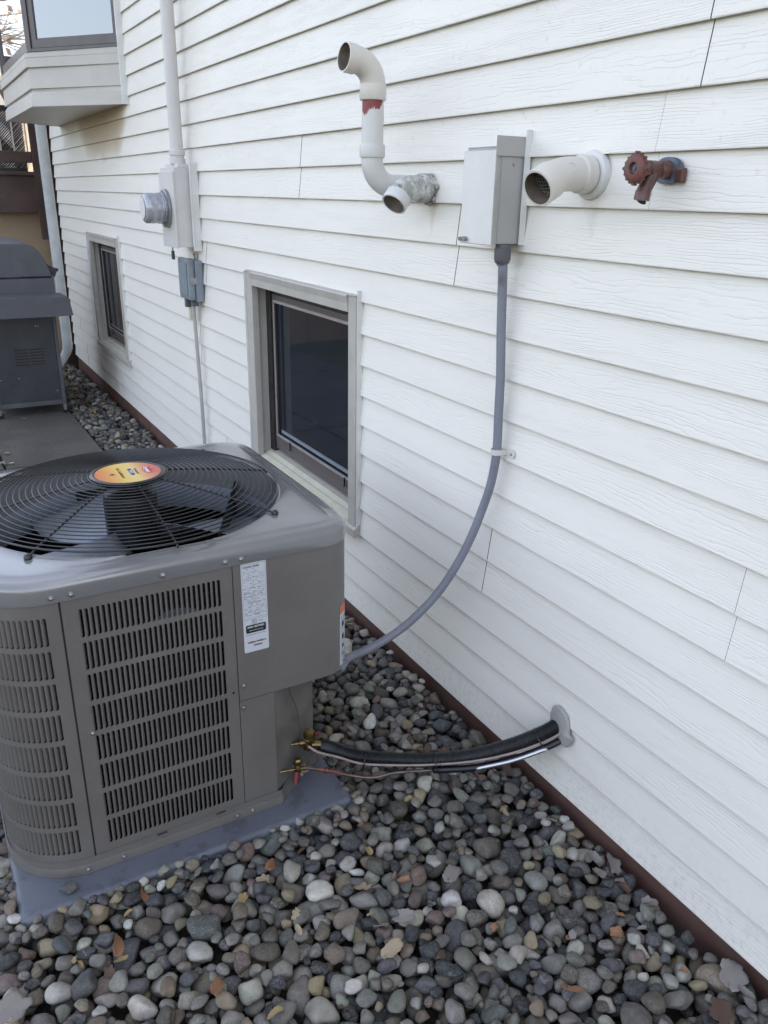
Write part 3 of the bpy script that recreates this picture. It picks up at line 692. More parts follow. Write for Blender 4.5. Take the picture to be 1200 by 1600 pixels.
b=MB(); N=16; prof=[]
hw=Vector((-.100,Y,Z))
b.lathe([(.0105,0),(.014,-.004),(.026,-.003),(.0315,.002),(.0325,.008),(.030,.014),(.022,.0175),(.013,.017),(.0105,.012),(.0105,0)],hw,(-1,0,0),32)
for i in range(N):
    a=2*PI*i/N; c=hw+Vector((-.007,math.cos(a)*.0322,math.sin(a)*.0322))
    if i%4==0: b.tube([c+Vector((.006,0,0)),c+Vector((-.006,0,0))],.0040,8)
    else: b.tube([c+Vector((.006,0,0)),c+Vector((-.005,0,0))],.0022,6)
b.obj('handwheel',M_WHEEL,fx,auto=40)
b=MB(); b.lathe([(0,.004),(.0103,.004),(.0103,.010),(.004,.0105),(.004,.013),(0,.013)],hw,(-1,0,0),16); b.obj('stem_screw',M_PVCDK,fx)

# ================================================================= AIR CONDITIONER
ac=empty('air_conditioner',(-1.0625,2.43,-.02)); tag(ac,'square taupe outdoor air conditioner with louvered sides and black round fan guard','air conditioner')
X0,X1,Y0,Y1=-1.585,-.54,1.937,2.915
CXc,CYc=-1.0625,2.43
RAD=[(.20,.20),(.10,.10)]        # (front-left),(front-right) etc.
def rr_outline(inset=0,seg=10,x0=X0,x1=X1,y0=Y0,y1=Y1,rads=(.20,.10,.12,.20)):
    """corners order: front-left, front-right, back-right, back-left (counter-clockwise seen from above)"""
    x0+=inset;x1-=inset;y0+=inset;y1-=inset
    pts=[]
    for (cx,cy,a0),r in zip(((x0,y0,PI),(x1,y0,1.5*PI),(x1,y1,0),(x0,y1,.5*PI)),rads):
        r=max(.01,r-inset); px=cx+r*(1 if cx==x0 else -1); py=cy+r*(1 if cy==y0 else -1)
        for i in range(seg+1):
            a=a0+.5*PI*i/seg; pts.append((px+r*math.cos(a),py+r*math.sin(a)))
    return pts
class Path:
    """arc-length walk along an outline, outward normal on the right"""
    def __init__(s,pts):
        s.p=[Vector((a,b_)) for a,b_ in pts]; s.p.append(s.p[0].copy()); s.L=[0]
        for i in range(len(s.p)-1): s.L.append(s.L[-1]+(s.p[i+1]-s.p[i]).length)
    def at(s,q,off=0):
        T=s.L[-1]; q%=T
        import bisect
        i=min(len(s.p)-2,max(0,bisect.bisect_right(s.L,q)-1)); d=s.p[i+1]-s.p[i]; t=(q-s.L[i])/max(1e-9,d.length); n=Vector((d.y,-d.x)).normalized(); c=s.p[i]+d*t
        return c.x+n.x*off,c.y+n.y*off
OUT=rr_outline(seg=24); PTH=Path(OUT)
# arc length 0 is on the left side where the front-left corner begins
S_CORNER=PTH.L[24]               # end of the front-left corner = x=-1.385
def s_of_x(x): return S_CORNER+(x-(-1.385))
def strip(b,s0,s1,z0,z1,off=0,m=0,n=None):
    n=n or max(1,int(abs(s1-s0)/.012)); vs=[]
    for i in range(n+1):
        x,y=PTH.at(s0+(s1-s0)*i/n,off); vs+=[(x,y,z0),(x,y,z1)]
    b.add(vs,[(2*i,2*i+2,2*i+3,2*i+1) for i in range(n)],m)
def louver(name,s0,s1,z0,z1,cs0,cs1,cz0,cz1,ncol,nrow,off=0,lip=True):
    """sheet-metal panel s0..s1 x z0..z1 with real slots between cs0..cs1 x cz0..cz1"""
    b=MB()
    def P(s,z,o): 
        x,y=PTH.at(s,off+o); return (x,y,z)
    strip(b,s0,cs0,z0,z1,off); strip(b,cs1,s1,z0,z1,off); strip(b,cs0,cs1,z0,cz0,off); strip(b,cs0,cs1,cz1,z1,off)
    pw=(cs1-cs0)/ncol; ph=(cz1-cz0)/nrow
    for r in range(nrow):
        for c in range(ncol):
            a=cs0+c*pw; e=a+pw; zl=cz0+r*ph; zh=zl+ph
            ha,he=a+pw*.14,e-pw*.10; zl2,zh2=zl+ph*.075,zh-ph*.075; rr_=(he-ha)*.5; cs=(ha+he)/2
            hole=[]
            for i in range(7): t=PI+PI*i/6; hole.append((cs+rr_*math.cos(t),zl2+rr_+rr_*math.sin(t)))
            for i in range(7): t=PI*i/6; hole.append((cs+rr_*math.cos(t),zh2-rr_+rr_*math.sin(t)))
            n=len(hole); rim=[]
            for (hs,hz) in hole:
                # project to the cell border
                if hz<(zl+zh)/2:
                    k=0
                rim.append(None)
            order=[(a,zl2+rr_),(a,zl),(a+pw*.3,zl),(cs,zl),(e-pw*.3,zl),(e,zl),(e,zl2+rr_),(e,zh2-rr_),(e,zh),(e-pw*.3,zh),(cs,zh),(a+pw*.3,zh),(a,zh),(a,zh2-rr_)]
            vs=[P(s_,z_,0) for s_,z_ in order]+[P(s_,z_,0) for s_,z_ in hole]+[P(s_,z_,-.0025) for s_,z_ in hole]
            fs=[(i,(i+1)%n,n+(i+1)%n,n+i) for i in range(n)]+[(n+i,n+(i+1)%n,2*n+(i+1)%n,2*n+i) for i in range(n)]
            b.add(vs,fs)
            # the louvre vane: springs from the left edge and bends inward
            w_=he-ha; zz0,zz1=zl2+.001,zh2-.001; vv=[]
            pr=[(0,-.0003),(.2,-.0016),(.4,-.0038),(.56,-.0068),(.68,-.0110)]
            for (f,o) in pr:
                tp=.0035*f
                vv+=[P(ha+w_*f,zz0+tp,o),P(ha+w_*f,zz1-tp,o)]
            b.add(vv,[(2*i,2*i+2,2*i+3,2*i+1) for i in range(len(pr)-1)])
    return b
ZT,ZB=.852,.030
s_seam=s_of_x(-1.373)
# corner + left side grille
cb=louver('x',s_seam-.62,s_seam-.004,ZB,ZT,s_seam-.60,s_seam-.036,.052,.815,40,8)
cp=cb.obj('side_grille',M_AC,ac,auto=30)
# front grille
f0,f1=s_of_x(-1.372),s_of_x(-.9265)
fb=louver('x',f0,f1,ZB,ZT,s_of_x(-1.336),s_of_x(-.960),.052,.820,27,8)
fp=fb.obj('front_grille',M_AC,ac,auto=30)
# seams (dark gaps): inner backing
b=MB(); strip(b,s_seam-.66,s_of_x(-.92),ZB-.005,ZT,-.0035); b.f=[f for f in b.f]
# only behind seams
b=MB(); strip(b,s_seam-.010,f0+.006,ZB,ZT,-.004); b.obj('seam_gap',M_GAP,ac)
b=MB(); strip(b,f1-.006,f1+.008,ZB,ZT,-.004); b.obj('seam_gap',M_GAP,ac)
# remaining sides (plain left rear, back, right) and service panel
b=MB(); TL=PTH.L[-1]
s_rc0=s_of_x(-.64); s_r0=s_rc0+.157         # right side begins
# service panel upper: front x -.924 -> around the right corner
b.v=[];b.f=[];b.m=[]
sA,sB=f1+.0022,s_rc0+.157
ZOH=.405
def strip_poly(b,s0,s1,zf0,z1,off=0,n=60):
    vs=[]
    for i in range(n+1):
        s=s0+(s1-s0)*i/n; x,y=PTH.at(s,off); vs+=[(x,y,zf0(s)),(x,y,z1)]
    b.add(vs,[(2*i,2*i+2,2*i+3,2*i+1) for i in range(n)])
s_step=s_of_x(-.817); s_wrap=s_rc0+.12
def zbot(s):
    if s<s_of_x(-.60)+0: return ZOH
    t=min(1,(s-s_of_x(-.60))/.09); return ZOH+.04*t*t
strip_poly(b,sA,sB+.30,zbot,.8525,0.0005)
# return flange under the overhang
n=40; vs=[]
for i in range(n+1):
    s=sA+(sB+.30-sA)*i/n; x,y=PTH.at(s,.0005); x2,y2=PTH.at(s,-.02); vs+=[(x,y,zbot(s)),(x2,y2,zbot(s)+.001)]
b.add(vs,[(2*i,2*i+2,2*i+3,2*i+1) for i in range(n)])
b.obj('service_cover',M_AC,ac,auto=30)
# back and rear right
b=MB(); strip(b,sB+.30,TL-.20,ZB,ZT,0); b.obj('rear_panel',M_AC,ac,auto=30)
# lower service panel: flat front then chamfered corner
b=MB(); lo=[(-.9245,1.9368),(-.822,1.9368),(-.815,1.9385),(-.811,1.943)]
vs=[]
for x,y in lo: vs+=[(x,y,.03),(x,y,.4035)]
b.add(vs,[(2*i,2*i+2,2*i+3,2*i+1) for i in range(len(lo)-1)]); b.obj('lower_panel',M_AC,ac,auto=30)
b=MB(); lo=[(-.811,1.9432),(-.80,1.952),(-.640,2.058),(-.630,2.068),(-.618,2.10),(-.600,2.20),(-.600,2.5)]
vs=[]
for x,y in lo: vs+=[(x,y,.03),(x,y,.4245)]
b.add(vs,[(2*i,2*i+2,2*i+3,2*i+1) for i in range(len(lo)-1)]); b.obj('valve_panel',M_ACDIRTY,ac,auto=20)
b=MB(); b.box((-.9,1.96,.4246),(-.56,2.45,.4256)); b.obj('overhang_underside',M_AC,ac)
# base pan
bp=MB()
base_out=[p for p in rr_outline(-.006,seg=16)]
def inchamfer(p):
    x,y=p
    # pull the front-right corner back to the chamfer
    if x>-.80 and y<2.3:
        lim=1.931+(x+.815)*.70
        if x<=-.62: y=max(y,lim)
        else: return (-.607,max(y,2.075))
    return (min(x,-.594),y)
base2=[inchamfer(p) for p in rr_outline(-.006,seg=16)]
# denser front edge for the chamfer
full=[]
for i in range(len(base_out)):
    a=Vector(base_out[i]); c=Vector(base_out[(i+1)%len(base_out)]); k=max(1,int((c-a).length/.02))
    for j in range(k): full.append(tuple(a+(c-a)*j/k))
full=[inchamfer(p) for p in full]
n=len(full); vs=[(x,y,-.018) for x,y in full]+[(x,y,.010) for x,y in full]+[(x*.998+CXc*.002,y*.998+CYc*.002,.0125) for x,y in full]+[(x*.992+CXc*.008,y*.992+CYc*.008,.0125) for x,y in full]
vs+= [(x*.992+CXc*.008,y*.992+CYc*.008,.034) for x,y in full]
bp.add(vs,[(j*n+i,j*n+(i+1)%n,(j+1)*n+(i+1)%n,(j+1)*n+i) for j in range(4) for i in range(n)]); bp.add([vs[3*n+i] for i in range(n)],[tuple(range(n))])
bp.obj('base_pan',M_AC,ac,auto=35)
# lower rim band of the panels
b=MB(); strip(b,s_seam-.62,f1,.0128,.0296,-.001); b.obj('bottom_rail',M_AC,ac,auto=30)
for xx in (-1.20,-1.02):
    b=MB(); b.box((xx,1.9335,.026),(xx+.030,1.9362,.0315)); b.obj('tab_slot',M_GAP,ac)
# inner coil, dark, just behind the louvres
co=[(x,y) if x<-.95 or y>2.4 else (min(x,-.95) if y<2.3 else x,y) for x,y in rr_outline(.045,seg=10)]; b=MB(); n=len(co); b.add([(x,y,.02) for x,y in co]+[(x,y,.84) for x,y in co],[(i,(i+1)%n,n+(i+1)%n,n+i) for i in range(n)]); b.obj('coil',M_COIL,ac)
b=MB(); b.box((X0+.06,Y0+.06,.013),(X1-.14,Y1-.06,.02)); b.box((-.90,2.02,.06),(-.70,2.2,.5)); b.lathe([(0,0),(.085,0),(.095,.02),(.095,.24),(.06,.3),(0,.31)],(-.99,2.2,.03),(0,0,1),24); b.obj('compressor',M_INNER,ac)
# cap: rounded shoulder, flat top, raised bead, circular collar
FANC=(-1.075,2.432); FR=.462
cap=MB(); NT=144
def ray_rr(th,inset):
    # distance from the fan centre to the inset outline along th
    pts=rr_cache.setdefault(inset,rr_outline(inset-.004,seg=12)); d=Vector((math.cos(th),math.sin(th))); best=None
    for i in range(len(pts)):
        a=Vector(pts[i])-Vector(FANC); c=Vector(pts[(i+1)%len(pts)])-Vector(FANC); e=c-a
        den=d.x*e.y-d.y*e.x
        if abs(den)<1e-12: continue
        t=(a.x*e.y-a.y*e.x)/den; u=(a.x*d.y-a.y*d.x)/den
        if t>0 and -1e-6<=u<=1+1e-6: best=t if best is None else max(best,t)
    return best
rr_cache={}
rings=[(0,.846),(-.0005,.848),(0,.882),(.002,.891),(.006,.897),(.012,.901),(.021,.9028),(.040,.9033),(.046,.9058),(.052,.9070),(.058,.9075)]
vs=[]; 
for ins,z in rings:
    for k in range(NT):
        th=2*PI*k/NT; d=ray_rr(th,ins); vs.append((FANC[0]+d*math.cos(th),FANC[1]+d*math.sin(th),z))
outer=[ray_rr(2*PI*k/NT,.058) for k in range(NT)]
circ=[(.012,.9105),(.004,.9125),(0,.914),(-.004,.912),(-.006,.90),(-.008,.86),(-.012,.80)]
for q in (.35,.7):
    for k in range(NT):
        th=2*PI*k/NT; d=outer[k]*(1-q)+min(outer[k]-.0005,FR+.014)*q; vs.append((FANC[0]+d*math.cos(th),FANC[1]+d*math.sin(th),.9075+.002*q))
for o,z in circ:
    for k in range(NT):
        th=2*PI*k/NT; d=min(FR+o,outer[k]); vs.append((FANC[0]+d*math.cos(th),FANC[1]+d*math.sin(th),z))
nr=len(rings)+2+len(circ)
cap.add(vs,[(j*NT+k,j*NT+(k+1)%NT,(j+1)*NT+(k+1)%NT,(j+1)*NT+k) for j in range(nr-1) for k in range(NT)])
# lower hem returning under
hem=[]
for ins,z in ((0,.846),(.006,.846),(.006,.870)):
    for k in range(NT):
        th=2*PI*k/NT; d=ray_rr(th,ins); hem.append((FANC[0]+d*math.cos(th),FANC[1]+d*math.sin(th),z))
cap.add(hem,[(j*NT+k,j*NT+(k+1)%NT,(j+1)*NT+(k+1)%NT,(j+1)*NT+k) for j in range(2) for k in range(NT)])
cap.obj('top_cap',M_CAP,ac,auto=50)
# venturi ring inside
b=MB(); b.lathe([(FR-.012,.80),(FR-.014,.74),(FR-.005,.70)],(FANC[0],FANC[1],0),(0,0,1),96); b.obj('fan_shroud',simple('shroud_paint',(.24,.26,.31),.3),ac,smooth=True)
# fan motor and blades
b=MB(); b.lathe([(0,.935),(.05,.935),(.078,.925),(.082,.91),(.082,.78),(.075,.765),(.03,.755),(.03,.70),(0,.70)],(FANC[0],FANC[1],0),(0,0,1),40); b.obj('fan_motor',M_BLACK,ac,auto=40)
for i in range(3):
    b=MB(); A0=R(2+120*i); vs=[]; nr_,na=8,10
    for j in range(nr_+1):
        r=.07+.365*j/nr_; span=R(62)*(.75+.25*math.sin(PI*j/nr_)) 
        for k in range(na+1):
            t=k/na-.5; a=A0+span*t-R(18)*(j/nr_); z=.765+.085*(-t)*(1-.25*j/nr_)+.012*(t*t*4)
            vs.append((FANC[0]+r*math.cos(a),FANC[1]+r*math.sin(a),z))
    b.add(vs,[(j*(na+1)+k,j*(na+1)+k+1,(j+1)*(na+1)+k+1,(j+1)*(na+1)+k) for j in range(nr_) for k in range(na)])
    o=b.obj('fan_blade',M_BLADE,ac,smooth=True)
    md=o.modifiers.new('s','SOLIDIFY'); md.thickness=.0018
# wire guard
b=MB(); NRG=19
def zdome(r): return .986-.060*((max(r,.1)-.1)/.36)**1.25
for i in range(NRG+1):
    r=.118+(.455-.118)*i/NRG; ns=112; wr=.0018 if i<NRG else .003
    b.tube([(FANC[0]+r*math.cos(2*PI*k/ns),FANC[1]+r*math.sin(2*PI*k/ns),zdome(r)) for k in range(ns)]+[(FANC[0]+r,FANC[1],zdome(r))],wr,6,caps=False)
ANG=[45*k+ (0 if k%2 else 2) for k in range(8)]
for k,a in enumerate(ANG):
    a=R(a); foot=(k%2==1); rend=.484 if foot else .456
    pts=[]
    for j in range(13):
        r=.09+(.455-.09)*j/12; pts.append((FANC[0]+r*math.cos(a),FANC[1]+r*math.sin(a),zdome(r)-.0048))
    if foot: pts+= [(FANC[0]+.468*math.cos(a),FANC[1]+.468*math.sin(a),.917),(FANC[0]+rend*math.cos(a),FANC[1]+rend*math.sin(a),.9135)]
    else: pts+=[(FANC[0]+.460*math.cos(a),FANC[1]+.460*math.sin(a),.913)]
    b.tube(pts,.0032,8)
    a2=a+R(0.9)
    if foot:
        p=(FANC[0]+rend*math.cos(a),FANC[1]+rend*math.sin(a))
        b.lathe([(0,0),(.010,0),(.011,.003),(.010,.010),(.006,.0135),(0,.014)],(p[0],p[1],.909),(0,0,1),16)
fg=b.obj('fan_guard',M_BLACK,ac,smooth=True)
# round badge
b=MB(); b.lathe([(.085,-.014),(.106,-.012),(.112,-.004),(.113,.002),(.108,.005),(.102,.005),(.100,.0025),(0,.0025)],(FANC[0],FANC[1],.986),(0,0,1),64)
bd=b.obj('badge',M_BLACK,fg,auto=40)
def disc_mat():
    m=Nt('printed_badge'); c=m.n('ShaderNodeTexCoord'); s3=m.sep(c.outputs['Object'])
    t=m.math('ADD',m.math('MULTIPLY',m.math('SUBTRACT',s3[0],FANC[0]),5.0),.5)
    t=m.math('ADD',t,m.math('MULTIPLY',m.math('SUBTRACT',m.noise(c.outputs['Object'],14,3),.5),.12))
    col=m.ramp(t,[(0.0,(.62,.16,.05)),(.16,(.72,.27,.05)),(.36,(.78,.50,.10)),(.58,(.80,.60,.20)),(.76,(.70,.28,.16)),(1.0,(.58,.13,.10))])
    m.set(Base_Color=col,Roughness=.3); m.b.inputs['Coat Weight'].default_value=.3; return m.m
b=MB(); b.lathe([(0,0),(.0985,0),(.0985,-.001)],(FANC[0],FANC[1],.9896),(0,0,1),64); dl=b.obj('badge_print',disc_mat(),fg)
def flat(name,c,rough=.5):
    m=Nt(name); m.set(Base_Color=c,Roughness=rough); return m.m
M_INKBLACK=flat('black_ink',(.015,.015,.02)); M_INKRED=flat('red_ink',(.50,.025,.02)); M_INKBLUE=flat('blue_ink',(.03,.06,.30)); M_INKWHITE=flat('white_ink',(.75,.75,.75)); M_INKBROWN=flat('brown_red_ink',(.10,.025,.02)); M_INKORANGE=flat('orange_ink',(.62,.16,.04)); M_LABEL=flat('label_paper',(.55,.56,.60),.35)
M_INKGREY=flat('grey_ink',(.10,.10,.14))
def text_mesh(txt,size,origin,xd,yd,mat,name,parent,align='CENTER',sx=1.0,depth=.0002,map_fn=None,bold=0):
    cu=bpy.data.curves.new('t','FONT'); cu.body=txt; cu.size=size; cu.align_x=align; cu.align_y='CENTER'; cu.extrude=depth; cu.offset=bold; cu.resolution_u=2
    to=bpy.data.objects.new('t',cu); COL.objects.link(to); bpy.context.view_layer.update()
    me=bpy.data.meshes.new_from_object(to.evaluated_get(bpy.context.evaluated_depsgraph_get())); bpy.data.objects.remove(to)
    o_=Vector(origin); xd=Vector(xd).normalized(); yd=Vector(yd).normalized(); nd=xd.cross(yd)
    for v in me.vertices:
        p=o_+xd*v.co.x*sx+yd*v.co.y+nd*v.co.z
        if map_fn: p=Vector(map_fn(v.co.x*sx,v.co.y,v.co.z))
        v.co=p
    me.materials.clear(); me.materials.append(mat); o=bpy.data.objects.new(name,me); link(o,parent); inv_of(parent,o); return o
ZD=.9900
bx_,by_=(0,-1,0),(1,0,0)
def bpos(u,v): return (FANC[0]+v,FANC[1]-u,ZD)     # u along the text, v up (towards the logo)
b=MB(); lp=[(-.030,.050),(-.034,.075),(-.012,.072),(0,.080),(.012,.072),(.034,.075),(.030,.050),(0,.044)]
b.add([(FANC[0]+v,FANC[1]-u,ZD+.0002) for u,v in lp],[tuple(range(8))]); b.add([(FANC[0]+v,FANC[1]-u,ZD-.0003) for u,v in lp],[tuple(range(8))]); b.obj('logo_plate',M_INKRED,fg)
b=MB(); lp2=[(u*.9,.061+(v-.061)*.82) for u,v in lp]; n=8
b.add([(FANC[0]+v,FANC[1]-u,ZD+.0004) for u,v in lp2]+[(FANC[0]+v,FANC[1]-u,ZD+.0004) for u,v in [(a*.96,.061+(c-.061)*.93) for a,c in lp2]],[(i,(i+1)%n,n+(i+1)%n,n+i) for i in range(n)]); b.obj('logo_outline',M_INKWHITE,fg)
text_mesh('bryant',.020,(FANC[0]+.0585,FANC[1],ZD+.0006),bx_,by_,M_INKWHITE,'logo_lettering',fg,bold=.0005)
text_mesh('Preferred',.014,(FANC[0]+.026,FANC[1],ZD+.0003),bx_,by_,M_INKGREY,'lettering',fg)
b=MB(); b.box((FANC[0]+.004,FANC[1]-.032,ZD-.0002),(FANC[0]+.015,FANC[1]+.032,ZD+.0004)); b.obj('series_bar',M_INKBLUE,fg)
text_mesh('SERIES',.009,(FANC[0]+.0095,FANC[1],ZD+.0006),bx_,by_,M_INKWHITE,'lettering',fg,sx=1.2)
text_mesh('Air Conditioner',.0155,(FANC[0]-.022,FANC[1],ZD+.0003),bx_,by_,M_INKBROWN,'lettering',fg)
b=MB(); b.add([(FANC[0]-.048+.008*math.cos(a),FANC[1]-.004+.008*math.sin(a)*(.6 if i%2 else 1),ZD+.0004) for i,a in enumerate([2*PI*k/10 for k in range(10)])],[tuple(range(10))]); b.obj('emblem',M_INKBROWN,fg)
# screws
def screw(x,z,y=None,nrm=(0,-1,0),parent=ac,yy=None):
    b=MB(); 
    if yy is None: yy=1.9325 if z>.846 else 1.936
    b.lathe([(0,-.001),(.0075,-.001),(.0078,.001),(.0052,.0015),(.0050,.004),(.0035,.0052),(0,.0055)],(x,yy,z),nrm,14); b.obj('screw',M_STEEL,parent,auto=40)
for x,z in ((-.945,.863),(-.900,.863),(-1.115,.862),(-1.345,.861),(-1.392,.861),(-.910,.455),(-.914,.380)): screw(x,z)
screw(-1.338,.44)
for x in (-1.40,-1.30,-.955,-.905): screw(x,-.001,yy=1.930)
b=MB(); b.lathe([(0,0),(.0042,0),(.0042,.0006),(0,.0006)],(-.9415,1.9368,.44),(0,-1,0),14); b.obj('panel_hole',M_GAP,ac)
# ---- rating label on the front of the service cover
LX0,LX1,LZ0,LZ1=-.9015,-.8265,.5615,.8445
lab=MB(); yl=1.9358
co_=[]; rc=.004
for cx,cz,a0 in ((LX0+rc,LZ0+rc,PI),(LX1-rc,LZ0+rc,1.5*PI),(LX1-rc,LZ1-rc,0),(LX0+rc,LZ1-rc,.5*PI)):
    for i in range(5): a=a0+.5*PI*i/4; co_.append((cx+rc*math.cos(a),cz+rc*math.sin(a)))
lab.add([(x,yl,z) for x,z in co_],[tuple(range(len(co_)))]); lab.add([(x,yl+.0003,z) for x,z in co_],[tuple(range(len(co_)))[::-1]])
lb=lab.obj('rating_label',M_LABEL,ac)
ink=MB(); rr=random.Random(11); yi=yl-.0002
def inkbox(x0,z0,x1,z1): ink.box((x0,yi-.0001,z0),(x1,yi+.0001,z1))
W_=LX1-LX0
inkbox(LX0+.003,LZ1-.004,LX1-.003,LZ1-.0035); inkbox(LX0+.003,.667,LX0+.0035,LZ1-.004); inkbox(LX1-.0035,.667,LX1-.003,LZ1-.004)
z=LZ1-.020
while z>.678:
    x=LX0+.006
    lim=LX1-.022 if z>LZ1-.035 else LX1-.007
    if rr.random()<.25: inkbox(LX0+.004,z-.0028,LX1-.004,z-.0025)
    while x<lim:
        wd=rr.uniform(.003,.010); 
        if rr.random()<.62:
            h=rr.choice([.0011,.0014,.0022])
            q=x
            while q<min(x+wd,lim): inkbox(q,z,q+.0007,z+h); q+=.0012
        x+=wd+.002
    z-=.0050
for zz in (.672,.6665,.6195,.6172): inkbox(LX0+.005,zz,LX1-.006,zz+.0006)
ink.obj('fine_print',M_INKGREY,ac)
def T(txt,size,x,z,mat=M_INKBLACK,sx=1.,bold=0,al='CENTER'): return text_mesh(txt,size,(x,yi-.0002,z),(1,0,0),(0,0,1),mat,'lettering',ac,align=al,sx=sx,depth=.0001,bold=bold)
LC=(LX0+LX1)/2
T('253ANC125003',.0085,LX0+.006,LZ1-.012,sx=.85,bold=.0001,al='LEFT')
T('Installation Prohibited in',.0098,LC+.001,.5935,M_INKBROWN,sx=.58,bold=.0002); T('Southwest',.0098,LC+.004,.5825,M_INKBROWN,sx=.62,bold=.0002)
b=MB(); 
k_=[(LX0+.010,.624),(LX1-.010,.624),(LX1-.007,.627),(LX1-.007,.647),(LX1-.010,.650),(LX0+.010,.650),(LX0+.007,.647),(LX0+.007,.627)]
b.add([(x,yi-.0001,z) for x,z in k_],[tuple(range(8))]); b.obj('certification_mark',M_INKBLACK,ac)
T('AHRI CERTIFIED',.0085,LC,.6425,M_INKWHITE,sx=.85,bold=.0001)
T('www.ahridirectory.org',.0045,LC,.632,M_INKWHITE)
b=MB(); b.tube([(LC-.004+.0075*math.cos(t),yi-.0001,.6585+.006*math.sin(t)) for t in [2*PI*i/20 for i in range(21)]],.0005,4,caps=False); b.obj('approval_mark',M_INKBLACK,ac)
T('UL',.0062,LC-.004,.6585); T('LISTED',.004,LC+.015,.6585)
# ---- warning label wrapped on the right corner
s0=s_of_x(-.64)+.055; wl=MB(); 
strip(wl,s0,s0+.075,.418,.628,.0012); 
o=wl.obj('warning_label',M_LABEL,ac,auto=30)
wl=MB(); strip(wl,s0+.001,s0+.074,.600,.627,.0016); wl.obj('warning_header',M_INKORANGE,ac,auto=30)
wl=MB()
for k in range(26):
    z=.590-k*.0064
    if k in (3,4,5,10,11,12,16,17,21): continue
    q=.006
    while q<.068:
        wd=rr.uniform(.003,.009); strip(wl,s0+q,s0+q+wd,z,z+.0014,.0015,n=1); q+=wd+.0025
for (q,z,h) in ((.012,.553,.018),(.012,.508,.018),(.012,.478,.012),(.012,.452,.006)):
    strip(wl,s0+q,s0+q+.018,z,z+h,.0015,n=3)
wl.obj('fine_print',M_INKBLACK,ac)
# ---- service valves
def P3(x,y,z): return Vector((x,y,z))
nrm=Vector((.55,-.835,0)).normalized()
va=Vector((-.690,1.978,.150)); 
b=MB()
root=va-nrm*.07-Vector((.03,0,0))
b.tube([va+Vector((-.055,.01,.0)),va+Vector((-.03,.004,0)),va+Vector((-.03,.004,0)),va],[.0055,.0055,.012,.012],14)
b.lathe([(0,-.030),(.013,-.030),(.016,-.024),(.016,.012),(.013,.016)],va,(0,0,1),20)
b.tube([va+Vector((0,0,.010)),va+nrm*.022+Vector((0,0,.012))],.010,6)
b.lathe([(.011,.014),(.0185,.016),(.0195,.020),(.0195,.034),(.0165,.042),(0,.043)],va,(.12,-.1,1),6)
b.tube([va+Vector((0,0,-.012)),va+Vector((.045,-.012,-.020))],.0125,16)
sv=b.obj('suction_valve',M_BRASS,ac,auto=35)
b=MB(); b.tube([va+Vector((.02,-.008,.028)),va+Vector((.032,-.010,.026))],.0065,10); b.obj('port_cap',M_RED,sv)
vb=Vector((-.743,1.944,.085)); b=MB()
b.tube([vb+Vector((-.065,.015,.0)),vb],[.0045,.0045],12); b.lathe([(0,-.018),(.009,-.018),(.011,-.012),(.011,.01),(.008,.014),(.008,.020),(.0145,.021),(.0150,.036),(.011,.041),(0,.041)],vb,(0,0,1),6)
b.tube([vb,vb+Vector((.03,-.004,-.004))],.007,12); b.tube([vb+Vector((-.002,-.004,-.012)),vb+Vector((.012,-.016,-.018))],.003,8)
lv=b.obj('liquid_valve',M_BRASS,ac,auto=35)
b=MB(); b.tube([vb+Vector((-.006,-.006,-.006)),vb+Vector((-.014,-.018,-.022)),vb+Vector((-.018,-.024,-.032))],[.011,.0125,.010],14); b.obj('port_cap',M_RED,lv)
# thin control wire hanging down the valve panel
b=MB(); b.tube(bez([(-.765,1.965,.42),(-.752,1.962,.36),(-.728,1.975,.29),(-.715,1.98,.21),(-.705,1.968,.16),(-.690,1.955,.14)],6),.0014,6); b.obj('control_wire',simple('brown_wire',(.10,.06,.045),.5),ac,smooth=True)

# ================================================================= LINE SET
ls=empty('refrigerant_lines',(0,1.57,.23)); tag(ls,'black insulated pipe and thin copper line running from the unit into the siding','pipe')
LPp=[(-.655,1.966,.132),(-.60,1.958,.098),(-.53,1.925,.068),(-.44,1.865,.064),(-.34,1.785,.080),(-.235,1.705,.112),(-.14,1.640,.158),(-.05,1.590,.208),(.01,1.565,.245)]
cl=bez(LPp,70); rad=[]
for i in range(len(cl)):
    t=i/len(cl); base=.0208+.003*t; rad.append(base*(1+(.09 if i%4<2 else -.09)*(1 if t<.6 else .7)))
b=MB(); b.tube(cl,rad,18); b.obj('insulation',M_INSUL,ls,smooth=True)
cable=[Vector(p)+Vector((-.004,-.0255,-.006-.006*math.sin(i*1.1))) for i,p in enumerate(LPp)]
cable=[Vector((-.700,1.955,.150)),Vector((-.67,1.94,.125))]+cable[1:]
b=MB(); b.tube(bez(cable,8),.0042,10); b.obj('cable',M_WIRE,ls,smooth=True)
liq=[vb+Vector((.025,-.003,-.003)),Vector((-.66,1.925,.062)),Vector((-.58,1.90,.028)),Vector((-.51,1.865,.016)),Vector((-.44,1.835,.030)),Vector((-.34,1.765,.052)),Vector((-.235,1.683,.080)),Vector((-.14,1.618,.122)),Vector((-.05,1.563,.173)),Vector((.01,1.54,.205))]
b=MB(); b.tube(bez(liq[:6],8),.0056,12); b.obj('copper_line',M_COPPER,ls,smooth=True)
b=MB(); b.tube(bez(liq[:2],6)[-3:]+[],.0072,12); b.tube([Vector((-.655,1.9235,.060)),Vector((-.650,1.922,.0585))],.0095,12); b.tube([Vector((-.645,1.9205,.057)),Vector((-.612,1.911,.042))],.0066,12); b.obj('brazed_joint',simple('copper_orange_joint',(.24,.085,.065),.35,metal=.6,var=.3,nscale=40),ls)
